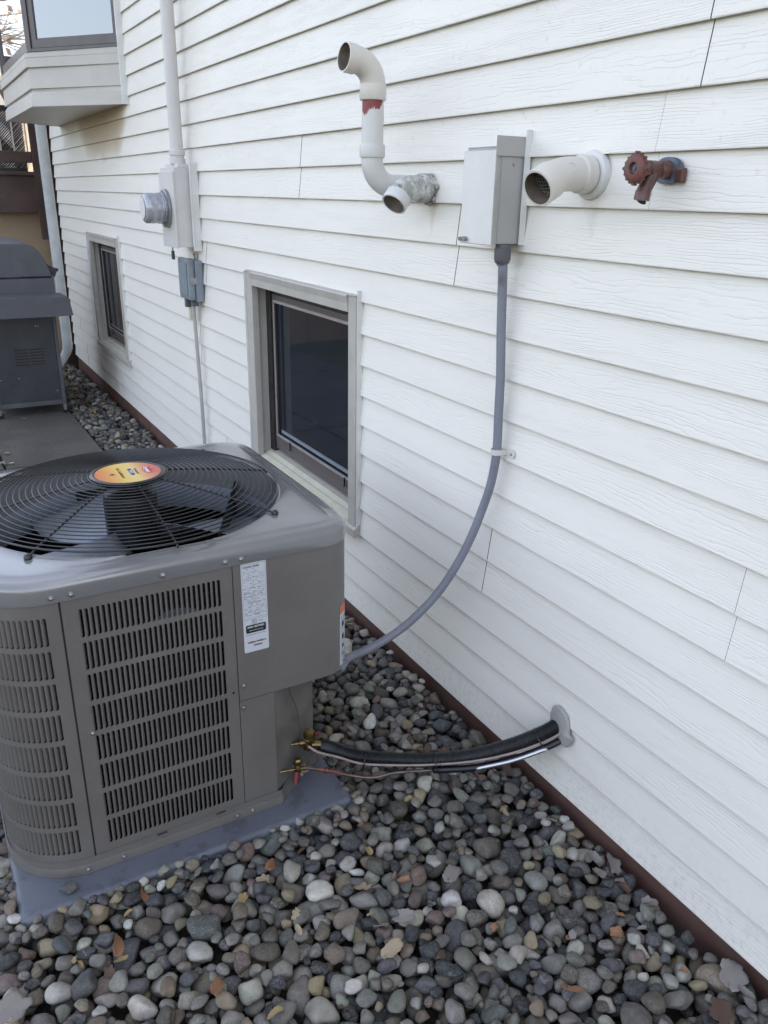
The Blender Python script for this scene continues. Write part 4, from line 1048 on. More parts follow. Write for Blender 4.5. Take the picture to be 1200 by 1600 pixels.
b=MB(); b.tube(bez(liq[5:],10),.0115,12); b.obj('liquid_line_sleeve',M_INSUL,ls,smooth=True)
b=MB(); b.tube([Vector(p)+Vector((-.004,-.011,.0045)) for p in bez(liq[6:9],10)],.0065,12); b.obj('shiny_tube',simple('polished_line',(.6,.6,.62),.18,metal=.8,var=.1),ls,smooth=True)
for t in (.27,.52,.86):
    i=int(t*len(cl)); c=cl[i]; d=(cl[i+2]-cl[i-2]).normalized(); b=MB()
    a_=d.orthogonal().normalized(); b__=d.cross(a_); cc=c+Vector((-.001,-.006,-.008))
    b.tube([cc+(a_*math.cos(q)+b__*math.sin(q))*.0335 for q in [2*PI*k/24 for k in range(25)]],.0022,6,caps=False); b.tube([cc+Vector((-.01,-.03,.012)),cc+Vector((-.014,-.038,.024))],.0016,5); b.obj('cable_tie',M_BLACK,ls,smooth=True)
# putty
b=MB(); rr=random.Random(2); pl=[(-.052,.030),(-.046,.056),(-.028,.068),(0,.066),(.024,.052),(.036,.026),(.042,-.006),(.062,-.012),(.056,-.038),(.040,-.058),(.018,-.060),(-.008,-.050),(-.034,-.040),(-.050,-.012)]
cY,cZ=1.553,.243
pl=[(cY-u*.92,cZ+v*.95) for u,v in pl]; n=len(pl)
vs=[(-.002,y,z) for y,z in pl]+[(-.012,cY+(y-cY)*.96,cZ+(z-cZ)*.96) for y,z in pl]+[(-.015,cY+(y-cY)*.6,cZ+(z-cZ)*.6) for y,z in pl]+[(-.0155,cY,cZ)]
b.add(vs,[(j*n+i,j*n+(i+1)%n,(j+1)*n+(i+1)%n,(j+1)*n+i) for j in range(2) for i in range(n)]+[(2*n+i,2*n+(i+1)%n,3*n) for i in range(n)]); b.obj('putty_seal',M_PUTTY,ls,auto=50)

# ================================================================= PAD
b=MB(); 
po=[(-1.588,1.850),(-.592,1.850),(-.592,2.96),(-1.588,2.96)]
def padring(o,z,r=.02,seg=4):
    pts=[]
    for (cx,cy,a0,sx_,sy_) in ((-1.588-o,1.850-o,PI,1,1),(-.592+o,1.850-o,1.5*PI,-1,1),(-.592+o,2.96+o,0,-1,-1),(-1.588-o,2.96+o,.5*PI,1,-1)):
        px,py=cx+sx_*r,cy+sy_*r
        for i in range(seg+1): a=a0+.5*PI*i/seg; pts.append((px+r*math.cos(a),py+r*math.sin(a),z))
    return pts
rs_=[padring(.012,-.15),padring(.008,-.060),padring(.004,-.030),padring(0,-.0235),padring(-.006,-.0195),padring(-.012,-.019)]
n=len(rs_[0]); vs=[v for r_ in rs_ for v in r_]
b.add(vs,[(j*n+i,j*n+(i+1)%n,(j+1)*n+(i+1)%n,(j+1)*n+i) for j in range(len(rs_)-1) for i in range(n)]+[tuple((len(rs_)-1)*n+i for i in range(n))])
pd=b.obj('equipment_pad',M_PAD,auto=45); tag(pd,'blue-grey plastic equipment pad under the air conditioner in the pebbles','pad')

# ================================================================= GRAVEL
rng=np.random.default_rng(12)
def ico(sub):
    bm=bmesh.new(); bmesh.ops.create_icosphere(bm,subdivisions=sub,radius=1); bm.verts.index_update()
    v=np.array([x.co[:] for x in bm.verts]); f=np.array([[q.index for q in x.verts] for x in bm.faces]); bm.free(); return v,f
ICO={s:ico(s) for s in (2,3,4)}
def lump(seed,sub):
    r=np.random.default_rng(seed); v=ICO[sub][0].copy()
    d=np.ones(len(v))
    # soft facets: planes that clip the ball, blended
    for i in range(r.integers(5,11)):
        n=r.normal(size=3); n/=np.linalg.norm(n); h=r.uniform(.55,.86)
        t=v@n; lim=h/np.maximum(t,1e-3); k=22
        d=np.where(t>0.05,-np.log(np.exp(-k*d)+np.exp(-k*np.minimum(lim,3)))/k,d)
    for i in range(5):
        n=r.normal(size=3)*r.uniform(1.5,4.5); d=d*(1+.026*np.sin(v@n+r.uniform(0,6)))
    v=v*d[:,None]
    if r.random()<.35: v[:,0]*=1+.25*v[:,1]          # pear / wedge shapes
    v-= (v.max(0)+v.min(0))/2; v/=np.abs(v).max(0)
    return v
NSH=34
SH={s:[lump(100+i,s) for i in range(NSH)] for s in (2,3)}
PAL=[((.125,.119,.108),.17),((.185,.175,.155),.16),((.068,.069,.075),.14),((.27,.255,.225),.11),((.092,.080,.066),.12),((.160,.128,.098),.09),((.38,.36,.32),.05),((.034,.035,.039),.10),((.125,.095,.085),.03),((.24,.20,.13),.035),((.085,.098,.090),.02),((.48,.47,.44),.014),((.15,.105,.09),.012)]
PC=np.array([p[0] for p in PAL]); PW=np.array([p[1] for p in PAL]); PW/=PW.sum()
CELL=.005
class Bed:
    def __init__(s,x0,x1,y0,y1,floor):
        s.x0,s.y0=x0,y0; s.nx=int((x1-x0)/CELL); s.ny=int((y1-y0)/CELL); s.x1,s.y1=x1,y1
        yy=y0+CELL*np.arange(s.ny); s.H=np.repeat(np.array([floor(q) for q in yy])[:,None],s.nx,1); s.out=[]
    def block(s,x0,x1,y0,y1,z=9.):
        i0,i1=[int((q-s.x0)/CELL) for q in (x0,x1)]; j0,j1=[int((q-s.y0)/CELL) for q in (y0,y1)]; s.H[max(0,j0):max(0,j1),max(0,i0):max(0,i1)]=z
    def drop(s,a,b_,c,cands,target,reg=None):
        th=rng.uniform(0,PI); ct,st=math.cos(th),math.sin(th); R_=max(a,b_); k=int(R_/CELL)+1
        gx,gy=np.meshgrid(np.arange(-k,k+1)*CELL,np.arange(-k,k+1)*CELL)
        q=((gx*ct+gy*st)/a)**2+((-gx*st+gy*ct)/b_)**2; inside=q<1; prof=c*np.sqrt(np.clip(1-q,0,1))
        best=None
        for t in range(cands):
            i=rng.integers(k,s.nx-k); j=rng.integers(k,s.ny-k)
            if reg is not None:
                i=min(s.nx-k-1,max(k,int((rng.uniform(reg[0],reg[1])-s.x0)/CELL))); j=min(s.ny-k-1,max(k,int((rng.uniform(reg[2],reg[3])-s.y0)/CELL)))
            w_=s.H[j-k:j+k+1,i-k:i+k+1]
            z=(w_-1e9*(~inside)+prof)[inside].max()
            tz=target(s.y0+j*CELL)
            score=z-tz
            if best is None or score<best[0]: best=(score,z,i,j)
        sc,z,i,j=best
        if sc>c*.9+.01 or z>5: return False
        z-=c*.22
        w_=s.H[j-k:j+k+1,i-k:i+k+1]; w_[inside]=np.maximum(w_[inside],(z+prof)[inside])
        s.out.append((s.x0+i*CELL,s.y0+j*CELL,z,a,b_,c,th)); return True
def fill(bed,n,size,target,cands,reg=None):
    for t in range(n):
        r=size*float(np.exp(rng.normal(0,.24))); r=min(max(r,.009),.042)
        a=r*rng.uniform(1.0,1.35); b_=r*rng.uniform(.8,1.05); c=r*rng.uniform(.52,.85)
        bed.drop(a,b_,c,cands,target,reg)
floor=lambda y: zg(y)-.074
near=Bed(-2.35,.012,.25,4.35,floor); near.block(-1.572,-.608,1.868,2.94)
fill(near,8800,.0240,lambda y: zg(y)-.030,9)
fill(near,2600,.0165,lambda y: zg(y)-.010,14)
for rg in ((-1.62,-.56,1.80,1.862),(-1.625,-1.585,1.80,3.0),(-.60,-.56,1.80,3.0)): fill(near,260 if rg[1]>-1 and rg[0]<-1.5 else 220,.017,lambda y: zg(y)+.006,5,rg)
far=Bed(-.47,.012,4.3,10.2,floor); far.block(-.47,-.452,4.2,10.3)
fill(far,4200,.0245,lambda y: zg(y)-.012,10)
def build_gravel(name,items):
    Vs=[];Fs=[];Cs=[];Ks=[];base=0
    for (x,y,z,a,b_,c,th) in items:
        sub=3 if (y<2.25 and z>zg(y)-.040 and a>.016) else 2
        v=SH[sub][rng.integers(NSH)]*np.array([a,b_,c])*rng.choice([-1,1],3)
        # random tilt then spin
        tx,ty=rng.normal(0,.22,2); cx,sx=math.cos(tx),math.sin(tx); cy,sy=math.cos(ty),math.sin(ty)
        Rx=np.array([[1,0,0],[0,cx,-sx],[0,sx,cx]]); Ry=np.array([[cy,0,sy],[0,1,0],[-sy,0,cy]]); Rz=np.array([[math.cos(th),-math.sin(th),0],[math.sin(th),math.cos(th),0],[0,0,1]])
        v=v@(Rz@Ry@Rx).T+np.array([x,y,z]); v[:,0]=np.minimum(v[:,0],.0195)
        f=ICO[sub][1]; Vs.append(v); Fs.append(f+base); base+=len(v)
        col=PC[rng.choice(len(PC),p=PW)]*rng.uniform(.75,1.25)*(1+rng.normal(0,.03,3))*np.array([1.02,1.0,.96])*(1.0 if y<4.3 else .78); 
        k=np.array([rng.uniform(.2,.9) if rng.random()<.35 else rng.uniform(0,.15), rng.uniform(.2,.7) if rng.random()<.12 else 0, rng.random()])
        Cs.append(np.tile(np.append(np.clip(col,.01,.6),1),(len(v),1))); Ks.append(np.tile(k,(len(v),1)))
    V=np.concatenate(Vs).astype(np.float32); Fc=np.concatenate(Fs).astype(np.int32); C_=np.concatenate(Cs).astype(np.float32); K_=np.concatenate(Ks).astype(np.float32)
    me=bpy.data.meshes.new(name); me.vertices.add(len(V)); me.vertices.foreach_set('co',V.ravel()); me.loops.add(Fc.size); me.loops.foreach_set('vertex_index',Fc.ravel())
    me.polygons.add(len(Fc)); me.polygons.foreach_set('loop_start',np.arange(0,Fc.size,3,dtype=np.int32)); me.polygons.foreach_set('use_smooth',np.ones(len(Fc),bool))
    me.update(); at=me.attributes.new('tint','FLOAT_COLOR','POINT'); at.data.foreach_set('color',C_.ravel()); at=me.attributes.new('rnd','FLOAT_VECTOR','POINT'); at.data.foreach_set('vector',K_.ravel())
    me.materials.append(M_STONE); o=bpy.data.objects.new(name,me); link(o); print(name,len(items),len(V)); return o
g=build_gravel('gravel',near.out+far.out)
tag(g,'rounded grey river pebbles filling the bed along the house','gravel',kind='stuff')
# one pebble alone on the pad
def single_stone(name,loc,dims,rz,col,label):
    v=lump(985,4)*np.array(dims); me=bpy.data.meshes.new(name); f=ICO[4][1]; me.from_pydata(v.tolist(),[],f.tolist())
    me.polygons.foreach_set('use_smooth',[True]*len(f)); at=me.attributes.new('tint','FLOAT_COLOR','POINT'); at.data.foreach_set('color',np.tile([*col,1],(len(v),1)).ravel().astype(np.float32)); at=me.attributes.new('rnd','FLOAT_VECTOR','POINT'); at.data.foreach_set('vector',np.tile([.2,0,.4],(len(v),1)).ravel().astype(np.float32))
    me.materials.append(M_STONE); o=link(bpy.data.objects.new(name,me)); o.location=loc; o.rotation_euler=(0,0,rz); tag(o,label,'pebble'); return o
single_stone('pebble',(-1.461,1.893,-.0055),(.025,.018,.0135),.1,(.085,.083,.082),'single grey pebble lying alone on the pad corner')

# ================================================================= LEAVES
def leafmat(name,c):
    m=Nt(name); co=m.coord('Object'); n=m.noise(co,60,6,.7); base=m.ramp(n,[(.3,tuple(x*.6 for x in c)),(.7,tuple(min(1,x*1.15) for x in c))])
    m.set(Base_Color=base,Roughness=.7); m.bump(m.noise(co,140,5),.5,.0015); return m.m
LM={'orange':leafmat('orange_brown_leaf',(.33,.17,.09)),'tan':leafmat('tan_leaf',(.40,.31,.21)),'grey':leafmat('grey_dead_leaf',(.27,.24,.22)),'brown':leafmat('dark_brown_leaf',(.12,.07,.05)),'ochre':leafmat('ochre_leaf',(.36,.26,.12))}
def leaf_mesh(seed,kind,curl):
    curl*=1.25
    r=random.Random(seed); N=40; pts=[]
    for i in range(N):
        a=2*PI*i/N
        if kind=='oak':
            rad=.42+.28*abs(math.cos(2.5*a))**.6; rad*=1+.6*max(0,math.cos(a))**2
            rad-=.14*(math.cos(a*7)>0.2)
        elif kind=='maple': rad=.66+.22*abs(math.cos(2.5*a+.2))**1.3+.03*math.sin(13*a)
        else: rad=.55+.28*math.cos(a)**2+.035*math.sin(11*a)
        rad*=r.uniform(.93,1.05); pts.append((rad*math.cos(a)*1.15,rad*math.sin(a)))
    V=[(0,0,0)]; Fc=[]
    rings=5
    for k in range(1,rings+1):
        for (x,y) in pts: t=k/rings; V.append((x*t,y*t,0))
    for i in range(N): Fc.append((0,1+i,1+(i+1)%N))
    for k in range(rings-1):
        for i in range(N): Fc.append((1+k*N+i,1+(k+1)*N+i,1+(k+1)*N+(i+1)%N,1+k*N+(i+1)%N))
    ph=r.uniform(0,6); out=[]
    for (x,y,z) in V:
        q=x*x+y*y
        z=curl*(.62*y*y+.35*x*x*math.sin(ph)+.18*x*y)+.05*math.sin(5*x+ph)*q+.06*math.sin(7*y+2*ph)*q-.02*math.exp(-abs(y)*20)
        out.append((x,y*(1-.25*abs(curl)*abs(y)),z))
    # stem
    n=len(out); out+=[(-.55,-.015,.0),(-.55,.015,.0),(-1.05,.01+.1*r.uniform(-1,1),.08),(-1.05,-.015,.08)]; Fc.append((n,n+1,n+2,n+3))
    me=bpy.data.meshes.new('leaf'); me.from_pydata(out,[],Fc); me.polygons.foreach_set('use_smooth',[True]*len(Fc)); me.update(); return me
def hmax(x,y,r):
    for bed in (near,far):
        i=int((x-bed.x0)/CELL); j=int((y-bed.y0)/CELL)
        if 0<=i<bed.nx and 0<=j<bed.ny:
            k=int(r/CELL); w_=bed.H[max(0,j-k):j+k+1,max(0,i-k):i+k+1]; w_=w_[w_<5]
            if len(w_): return float(np.percentile(w_,82))
    return zg(y)-.03
lcache={}
def leaf(x,y,size,kind,color,curl,rz,tilt,label,group=None,dz=0,seed=1):
    key=(kind,color,curl,seed)
    if key not in lcache:
        me=leaf_mesh(seed,kind,curl); me.materials.append(LM[color]); lcache[key]=me
    o=bpy.data.objects.new('fallen_leaf',lcache[key]); link(o); o.scale=(size,size,size); o.rotation_euler=(tilt[0],tilt[1],rz); o.location=(x,y,hmax(x,y,size*.6)+.004+dz)
    md=o.modifiers.new('s','SOLIDIFY'); md.thickness=.012; tag(o,label,'leaf',group); return o
def G_(u,v,z=-.07):
    d=(rt*((u-600)/F)+up*(-(v-800)/F)+fw); s=(z-CAMPOS.z)/d.z; p=CAMPOS+d*s; return p.x,p.y

LV=[
 (568,1400,.036,'oak','tan',.30,2.3,(.35,.3),'pale tan oak leaf with narrow lobes among the pebbles in front of the unit',None,1),
 (705,1375,.040,'round','grey',.25,.6,(.2,.1),'large pale grey leaf with pointed tip lying flat on pebbles below the pipe',None,2),
 (630,1440,.034,'round','grey',.35,2.6,(-.35,.2),'pale grey folded leaf just below the tan oak leaf',None,3),
 (612,1492,.036,'round','tan',.5,.2,(.25,-.2),'crumpled tan leaf on the pebbles below the folded grey leaf',None,4),
 (1142,1535,.046,'maple','grey',.25,.4,(.25,-.15),'large greyish scalloped leaf against the red foundation in the near corner',None,5),
 (965,1352,.036,'maple','grey',.45,1.2,(.5,-.3),'grey leaf tilted up against the foundation beside bare pebbles',None,6),
 (745,1218,.034,'round','orange',.8,1.4,(.9,.2),'orange leaf standing on edge under the black insulated pipe',None,7),
 (425,1358,.034,'round','orange',1.1,.7,(.6,.5),'bright orange-brown curled leaf lying close to the pad edge',None,8),
 (225,1412,.028,'round','orange',.9,1.4,(.8,.2),'small orange leaf wedged beside the pad front edge',None,7),
 (340,1558,.032,'round','orange',1.0,.9,(.35,.3),'flat orange-brown leaf at the bottom left of the pebble bed',None,9),
 (18,1588,.050,'maple','grey',.2,.1,(.1,.05),'pale grey leaf in the bottom left corner of the pebbles',None,10),
 (1125,1590,.042,'maple','brown',.3,.4,(.2,.1),'dark brown leaf at the bottom right end of the pebble bed',None,11),
 (890,1562,.034,'round','orange',.9,2.0,(.5,.4),'narrow orange-tan curled leaf near the bottom right of the bed',None,12),
 (185,1488,.036,'round','orange',1.0,1.3,(.8,.1),'rust-brown leaf standing upright left of the bed below the pad corner',None,13),
]
for (u,v,sz,kd,colr,cu,rz,tl,lab_,grp,sd) in LV:
    x,y=G_(u,v,-.055); x=min(x,-.035); leaf(x,y,sz,kd,colr,cu,rz,tl,lab_,grp,.006,sd)
rr=random.Random(21)
CW={'grey':'grey','brown':'dark brown','orange':'orange-brown','tan':'pale tan','ochre':'yellowish'}
KW={'maple':'lobed','round':'oval','oak':'narrow-lobed'}
def scatter(n,fn,kinds,where,size):
    for i in range(n):
        x,y=fn(); kd,colr,cu,sd=rr.choice(kinds)
        if -1.62<x<-.56 and 1.80<y<3.0: continue
        sz=rr.uniform(*size); w_=where(x,y) if callable(where) else where
        lb='%s %s %s dry leaf %s'%('tiny' if sz<.018 else 'small',CW[colr],KW[kd],w_)
        leaf(x,y,sz,kd,colr,cu,rr.uniform(0,6),(rr.uniform(-.7,.7),rr.uniform(-.7,.7)),lb,lb.replace('leaf','leaves',1),rr.uniform(-.004,.006),sd)
def wnear(x,y):
    return ('below the front edge of the pad' if y>1.45 and x<-.6 else 'below the black pipe near the wall' if y>1.35 else 'in the bottom left of the pebbles' if x<-1.1 else 'in the bottom middle of the pebbles' if x<-.55 else 'in the bottom right pebbles near the foundation')
KG=[('maple','grey',.5,21),('round','grey',.8,22),('maple','brown',.6,23),('round','brown',.7,24)]
KO=[('round','orange',.9,25),('maple','orange',.9,26),('round','ochre',1.0,27)]
KT=[('oak','tan',.7,28),('round','tan',.9,29),('maple','ochre',.7,30)]
scatter(16,lambda:(rr.uniform(-.10,-.03),rr.uniform(.75,2.2)),KG+KT[:1],lambda x,y:'against the foundation '+('below the siding corner' if y<1.1 else 'halfway to the pipe' if y<1.6 else 'beyond the pipe'),(.018,.030))
scatter(22,lambda:(rr.uniform(-1.7,-.12),rr.uniform(.72,1.8)),KO,wnear,(.011,.022))
scatter(30,lambda:(rr.uniform(-1.75,-.12),rr.uniform(.70,1.85)),KG+KT,wnear,(.012,.026))
scatter(12,lambda:(rr.uniform(-.5,-.04),rr.uniform(1.9,3.2)),KG+KT,'between the unit and the wall',(.014,.028))
scatter(26,lambda:(rr.uniform(-.36,-.03),rr.uniform(6.2,9.6)),KG+KT,lambda x,y:'on the far gravel '+('near the slab middle' if y<7.4 else 'under the far window' if y<8.4 else 'by the downspout'),(.02,.045))
def slableaf(n,x0,x1,y0,y1,where,_):
    for i in range(n):
        kd,colr,cu,sd=rr.choice(KT+[('maple','grey',.5,21)]); x,y=rr.uniform(x0,x1),rr.uniform(y0,y1)
        lb='small %s %s leaf %s'%(CW[colr],KW[kd],where); o=leaf(x,y,rr.uniform(.015,.028),kd,colr,cu*.5,rr.uniform(0,6),(rr.uniform(-.2,.2),rr.uniform(-.2,.2)),lb,lb.replace('leaf','leaves',1),0,sd); o.location.z=zg(y)+.026
slableaf(7,-1.3,-1.05,5.9,6.5,'on the slab at its joint left of the fan','leaves at the slab joint')
slableaf(9,-1.1,-.5,7.1,8.6,'on the slab under the grill','leaves under the grill')

# ================================================================= GRILL
gr=empty('barbecue_grill',(-.77,8.1,zg(8.1)+.012)); tag(gr,'dark grey barbecue grill with rounded lid on the slab at the house corner','grill')
gz=zg(7.7)+.012
GX0,GX1,GYa,GYb=-1.06,-.485,7.68,8.75
b=MB(); b.box((GX0+.03,GYa,gz+.13),(GX1-.035,GYa+.012,.80),bev=.002); b.box((GX0+.03,GYa+.03,gz+.10),(GX1-.03,GYb,.80)); b.obj('cabinet',M_CHAR,gr)
b=MB()
for r_ in range(6):
    for (xa,xb) in ((-.86,-.75),(-.735,-.62)):
        xa2=xa; b.box((xa2,GYa-.0015,.475-r_*.026),(xb,GYa+.001,.485-r_*.026))
b.obj('vent_slots',M_GAP,gr)
for xx,sx_ in ((GX1-.032,1),(GX0,-1)):
    for yy in (GYa-.004,GYb-.03):
        b=MB(); b.box((xx,yy,gz+.055),(xx+.032,yy+.034,.80),bev=.004); b.obj('leg',M_CHARL,gr)
b=MB(); b.box((GX0+.03,GYa-.002,gz+.085),(GX1-.033,GYa+.02,gz+.128),bev=.003); b.obj('bottom_rail',M_CHARL,gr)
for xx in (GX1-.016,GX0+.016):
    for yy in (GYa+.012,GYb-.012):
        b=MB(); b.lathe([(0,-.012),(.024,-.012),(.028,-.008),(.028,.008),(.024,.012),(0,.012)],(xx,yy,gz+.028),(0,1,0),20); c_o=b.obj('caster',M_BLACK,gr,auto=40)
        b=MB(); b.box((xx-.012,yy-.018,gz+.03),(xx+.012,yy-.0135,gz+.075)); b.box((xx-.012,yy-.018,gz+.0755),(xx+.012,yy+.018,gz+.08)); b.obj('caster_fork',M_STEEL,c_o)
# side shelf hanging toward the viewer
b=MB(); b.prism([(-1.25,.80),(-1.25,.955),(-.425,.955),(-.405,.94),(-.385,.80),(-.395,.795),(-1.24,.795)],7.36,7.375); b.box((-1.25,7.376,.93),(-.43,7.67,.956),bev=.006); b.prism([(-.43,.80),(-.44,.94),(-.425,.955),(-.405,.94),(-.385,.80)],7.376,7.67); b.obj('side_shelf',M_CHARL,gr)
# firebox and lid
b=MB(); b.prism([(-1.10,.805),(-1.12,1.075),(-.462,1.075),(-.470,1.0),(-.478,.805)],7.672,8.72); b.obj('firebox',M_CHARL,gr)
prof=[(-1.12,1.078),(-1.13,1.10),(-1.115,1.2),(-1.06,1.29),(-.97,1.345),(-.85,1.362),(-.66,1.358),(-.585,1.335),(-.535,1.285),(-.495,1.20),(-.462,1.11),(-.458,1.078)]
b=MB(); b.prism(prof,7.745,8.715); 
bmo=b.obj('lid',M_CHARL,gr)
mb_=bmo.modifiers.new('b','BEVEL'); mb_.width=.012; mb_.segments=3; mb_.limit_method='ANGLE'; mb_.angle_limit=R(50); bmo.data.polygons.foreach_set('use_smooth',[True]*len(bmo.data.polygons)); bmo.data.set_sharp_from_angle(angle=R(35))
b=MB(); b.tube(bez([(-.70,7.698,1.092),(-.745,7.698,1.085),(-.78,7.698,1.03),(-.82,7.698,1.0),(-.95,7.698,.99)],6),.003,6); b.tube([(-.70,7.698,1.092),(-.475,7.698,1.088)],.0025,6); b.obj('lid_seam',M_BLACK,gr)
b=MB(); b.tube([(-.462,7.80,1.13),(-.43,7.80,1.135)],.010,10); b.tube([(-.462,8.66,1.13),(-.43,8.66,1.135)],.010,10); b.tube([(-.428,7.77,1.138),(-.428,8.69,1.138)],.016,14); b.prism([(-.462,1.10),(-.462,1.155),(-.405,1.15),(-.40,1.135),(-.42,1.12),(-.44,1.075)],7.747,7.765); b.obj('handle',M_BLACK,gr)
for (x,z) in ((-.70,1.092),):
    b=MB(); b.lathe([(0,0),(.010,0),(.008,.006),(0,.007)],(x,7.6985,z),(0,-1,0),12); b.obj('hinge_pin',M_BLACK,gr)
for (x,z) in ((-1.0,.62),(-.99,.57),(-.66,.68),(-.64,.68),(-1.0,.23),(-.855,.235),(-1.03,.09),(-.55,.10)):
    b=MB(); b.lathe([(0,0),(.006,0),(.005,.003),(0,.004)],(x,GYa-.0005,z),(0,-1,0),10); b.obj('screw',M_STEEL,gr)

# ================================================================= DECK BEHIND THE HOUSE
dk=empty('wooden_deck',(-1.0,10.7,-.2)); tag(dk,'raised dark brown timber deck with railing and tan skirt behind the grill','deck')
b=MB(); b.box((-4.0,10.42,1.535),(-.06,10.47,1.925),bev=.004); b.obj('fascia_board',M_DECK,dk)
b=MB(); b.box((-4.0,10.38,1.9255),(-.06,14.5,1.965),bev=.004); b.obj('decking',M_DECK,dk)
b=MB(); b.box((-.135,10.36,1.25),(-.045,10.42,3.1),bev=.004); b.obj('post',M_DECK,dk)
b=MB(); b.box((-4,10.40,2.055),(-.136,10.44,2.17),bev=.004); b.obj('bottom_rail',M_DECK,dk)
b=MB(); b.box((-4,10.40,3.0),(-.136,10.44,3.09),bev=.004); b.obj('top_rail',M_DECK,dk)
pal_=simple('pale_metal_baluster',(.45,.42,.38),.4,metal=.3)
x=-.165
while x>-2.0:
    b=MB(); b.tube(bez([(x-.006,10.41,2.171),(x,10.405,2.20),(x-.004,10.40,2.3),(x,10.40,2.9),(x,10.41,2.999)],5),.007,8); b.obj('baluster',pal_,dk,smooth=True); x-=.135
# dark wicker screen on the deck, with diamond holes
wk=MB()
N=26
for i in range(-N,N):
    for sgn in (1,-1):
        x0=-.75+i*.028; 
        p0=Vector((x0,10.95,2.0)); p1=Vector((x0+sgn*.62,10.95,2.62))
        # clip to the panel
        def clip(p,q,xa,xb):
            d=q-p; t0,t1=0,1
            for a,b__ in ((xa-p.x,1),(p.x-xb,-1)):
                pass
            ts=[t for t in ((xa-p.x)/d.x,(xb-p.x)/d.x)]; lo_,hi_=min(ts),max(ts); t0=max(t0,lo_); t1=min(t1,hi_)
            return (p+d*t0,p+d*t1) if t1-t0>.02 else None
        c=clip(p0,p1,-.95,-.12)
        if c: wk.tube([c[0],c[1]],.0105,4)
wk.box((-.95,10.94,2.60),(-.12,10.97,2.66)); wk.box((-.95,10.94,1.967),(-.12,10.97,2.01))
wo_=wk.obj('wicker_screen',M_BLACK); tag(wo_,'dark woven lattice screen standing on the deck behind the railing','screen')
b=MB(); b.box((-1.35,10.75,1.967),(-.78,11.2,2.62),bev=.05); b.box((-1.3,10.8,2.6),(-.85,11.15,2.9),bev=.08); fc=b.obj('covered_chair',simple('navy_cover',(.018,.02,.032),.8,var=.3)); tag(fc,'dark navy covered deck chair behind the railing at the far left','chair')
b=MB()
for i in range(7):
    x0=-1.0*0-.02-i*.62
    b.box((x0-.612,10.62,-.4),(x0,10.64,1.533),bev=.004)
b.obj('skirt_board',M_TAN,dk)
b=MB(); b.box((-.07,10.09,-.4),(.35,10.35,5.3)); b.obj('shadow_fill',M_DECK,dk)  # dark upright fill standing in for the shadow behind the downspout

# ================================================================= BACKGROUND: neighbouring house, shed roof, trees
def tree(x,y,h,seed,label,name='bare_tree',mat=M_BARK,spread=.42,leaves=0,lmat=None,depth=5,z0=-.3):
    r=random.Random(seed); t=empty(name,(x,y,z0)); tag(t,label,'tree')
    tb=MB(); cb=MB(); tips=[]
    def grow(b,p,d,L,rad,lv):
        n=4; pts=[p]; q=p
        for i in range(n):
            d=(d+Vector((r.uniform(-1,1),r.uniform(-1,1),r.uniform(-.4,.8)))*.16).normalized(); q=q+d*L/n; pts.append(q)
        b.tube(pts,[rad*(1-.4*i/n) for i in range(n+1)],8 if lv<2 else 5,caps=False)
        if lv>=depth: tips.append(q); return
        for k in range(3 if lv<4 else 2):
            a=d.orthogonal().normalized(); a=Matrix.Rotation(r.uniform(0,2*PI),3,d)@a
            nd=(d*(1-spread*.5)+a*spread*r.uniform(.7,1.5)).normalized(); sp=pts[r.randint(2,n)]
            grow(cb,sp,nd,L*r.uniform(.58,.78),rad*.52,lv+1)
    grow(tb,Vector((x,y,z0)),Vector((0,0,1)),h*.34,h*.022,0)
    tb.obj('trunk',mat,t,smooth=True)
    if leaves:
        for p in tips:
            for k in range(leaves):
                c=p+Vector([r.gauss(0,.28) for _ in range(3)]); a=Vector([r.gauss(0,1) for _ in range(3)]).normalized(); e=a.orthogonal(); s_=r.uniform(.05,.10)
                f=a.cross(e); cb.add([c-e*s_,c+f*s_*.6,c+e*s_,c-f*s_*.6],[(0,1,2,3)],1)
    cb.obj('crown',mat,t,mats=[lmat or LM['orange']])
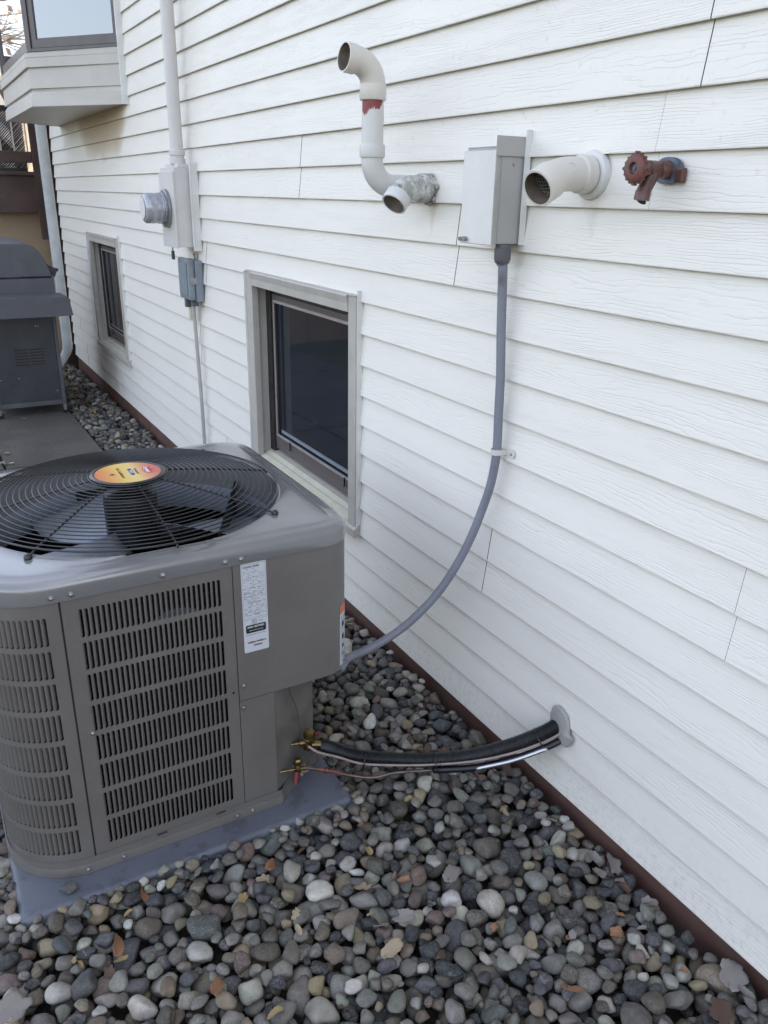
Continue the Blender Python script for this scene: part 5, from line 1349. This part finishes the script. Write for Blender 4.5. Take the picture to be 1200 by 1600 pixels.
sunleaf=simple('rusty_foliage',(.34,.15,.05),.7,var=.4,nscale=2); oliveleaf=simple('olive_foliage',(.16,.15,.06),.7,var=.4,nscale=2); darkleaf=simple('evergreen_foliage',(.03,.045,.022),.7,var=.4,nscale=2)
tree(1.5,20,10,3,'bare tree with rusty leaves rising behind the deck rail',leaves=2,lmat=sunleaf)
tree(.5,17,10,5,'thin bare grey tree nearest behind the deck rail',spread=.5)
tree(.9,30,13,8,'tall bare tree farthest back behind the bay window',spread=.5)
tree(-6.5,26,12,12,'bare tree with sparse olive leaves beyond the lawn',leaves=2,lmat=oliveleaf)
tree(-10,22,12,15,'rust-leaved tree at the back left of the lawn',leaves=4,lmat=sunleaf)
hg=empty('added_hedge',(-9,8,-.1)); tag(hg,'unseen evergreen row added left of the lawn to darken window reflections','added_hedge')  # out-of-view evergreen row added to darken window reflections, kept low for lawn bounce
hb=MB(); hr=random.Random(4)
for i in range(30000):
    yy=hr.uniform(-6,20); zz=hr.uniform(0,1.25); xx=-9+hr.choice((-.5,.5))*hr.random()**.3 if zz<1.1 else -9+hr.uniform(-.5,.5)
    c=Vector((xx,yy,zz+.12*math.sin(yy*2.3)-.1)); a=Vector([hr.gauss(0,1) for _ in range(3)]).normalized(); e=a.orthogonal(); f=a.cross(e); s_=hr.uniform(.04,.08)
    hb.add([c-e*s_,c+f*s_*.6,c+e*s_,c-f*s_*.6],[(0,1,2,3)])
hb.obj('foliage',darkleaf,hg)
nh=empty('neighbour_house',(-2,42,-.3)); tag(nh,'pale house with grey roof far behind the trees','house')
b=MB(); b.box((-14,40,-.3),(8,48,4.6)); b.obj('wall',M_WHITE,nh)
b=MB(); b.prism([(39.4,4.6),(44,7.2),(48.6,4.6)],-14.5,8.5,axis='x'); b.obj('roof',M_SHINGLE,nh)
for x in (-11,-7,-3,1,5):
    b=MB(); b.box((x,39.95,1.2),(x+1.2,39.999,2.6)); wn=b.obj('window',M_BROWNFRAME,nh); b=MB(); b.box((x+.1,39.94,1.3),(x+1.1,39.949,2.5)); b.obj('pane',M_GLASS,wn)
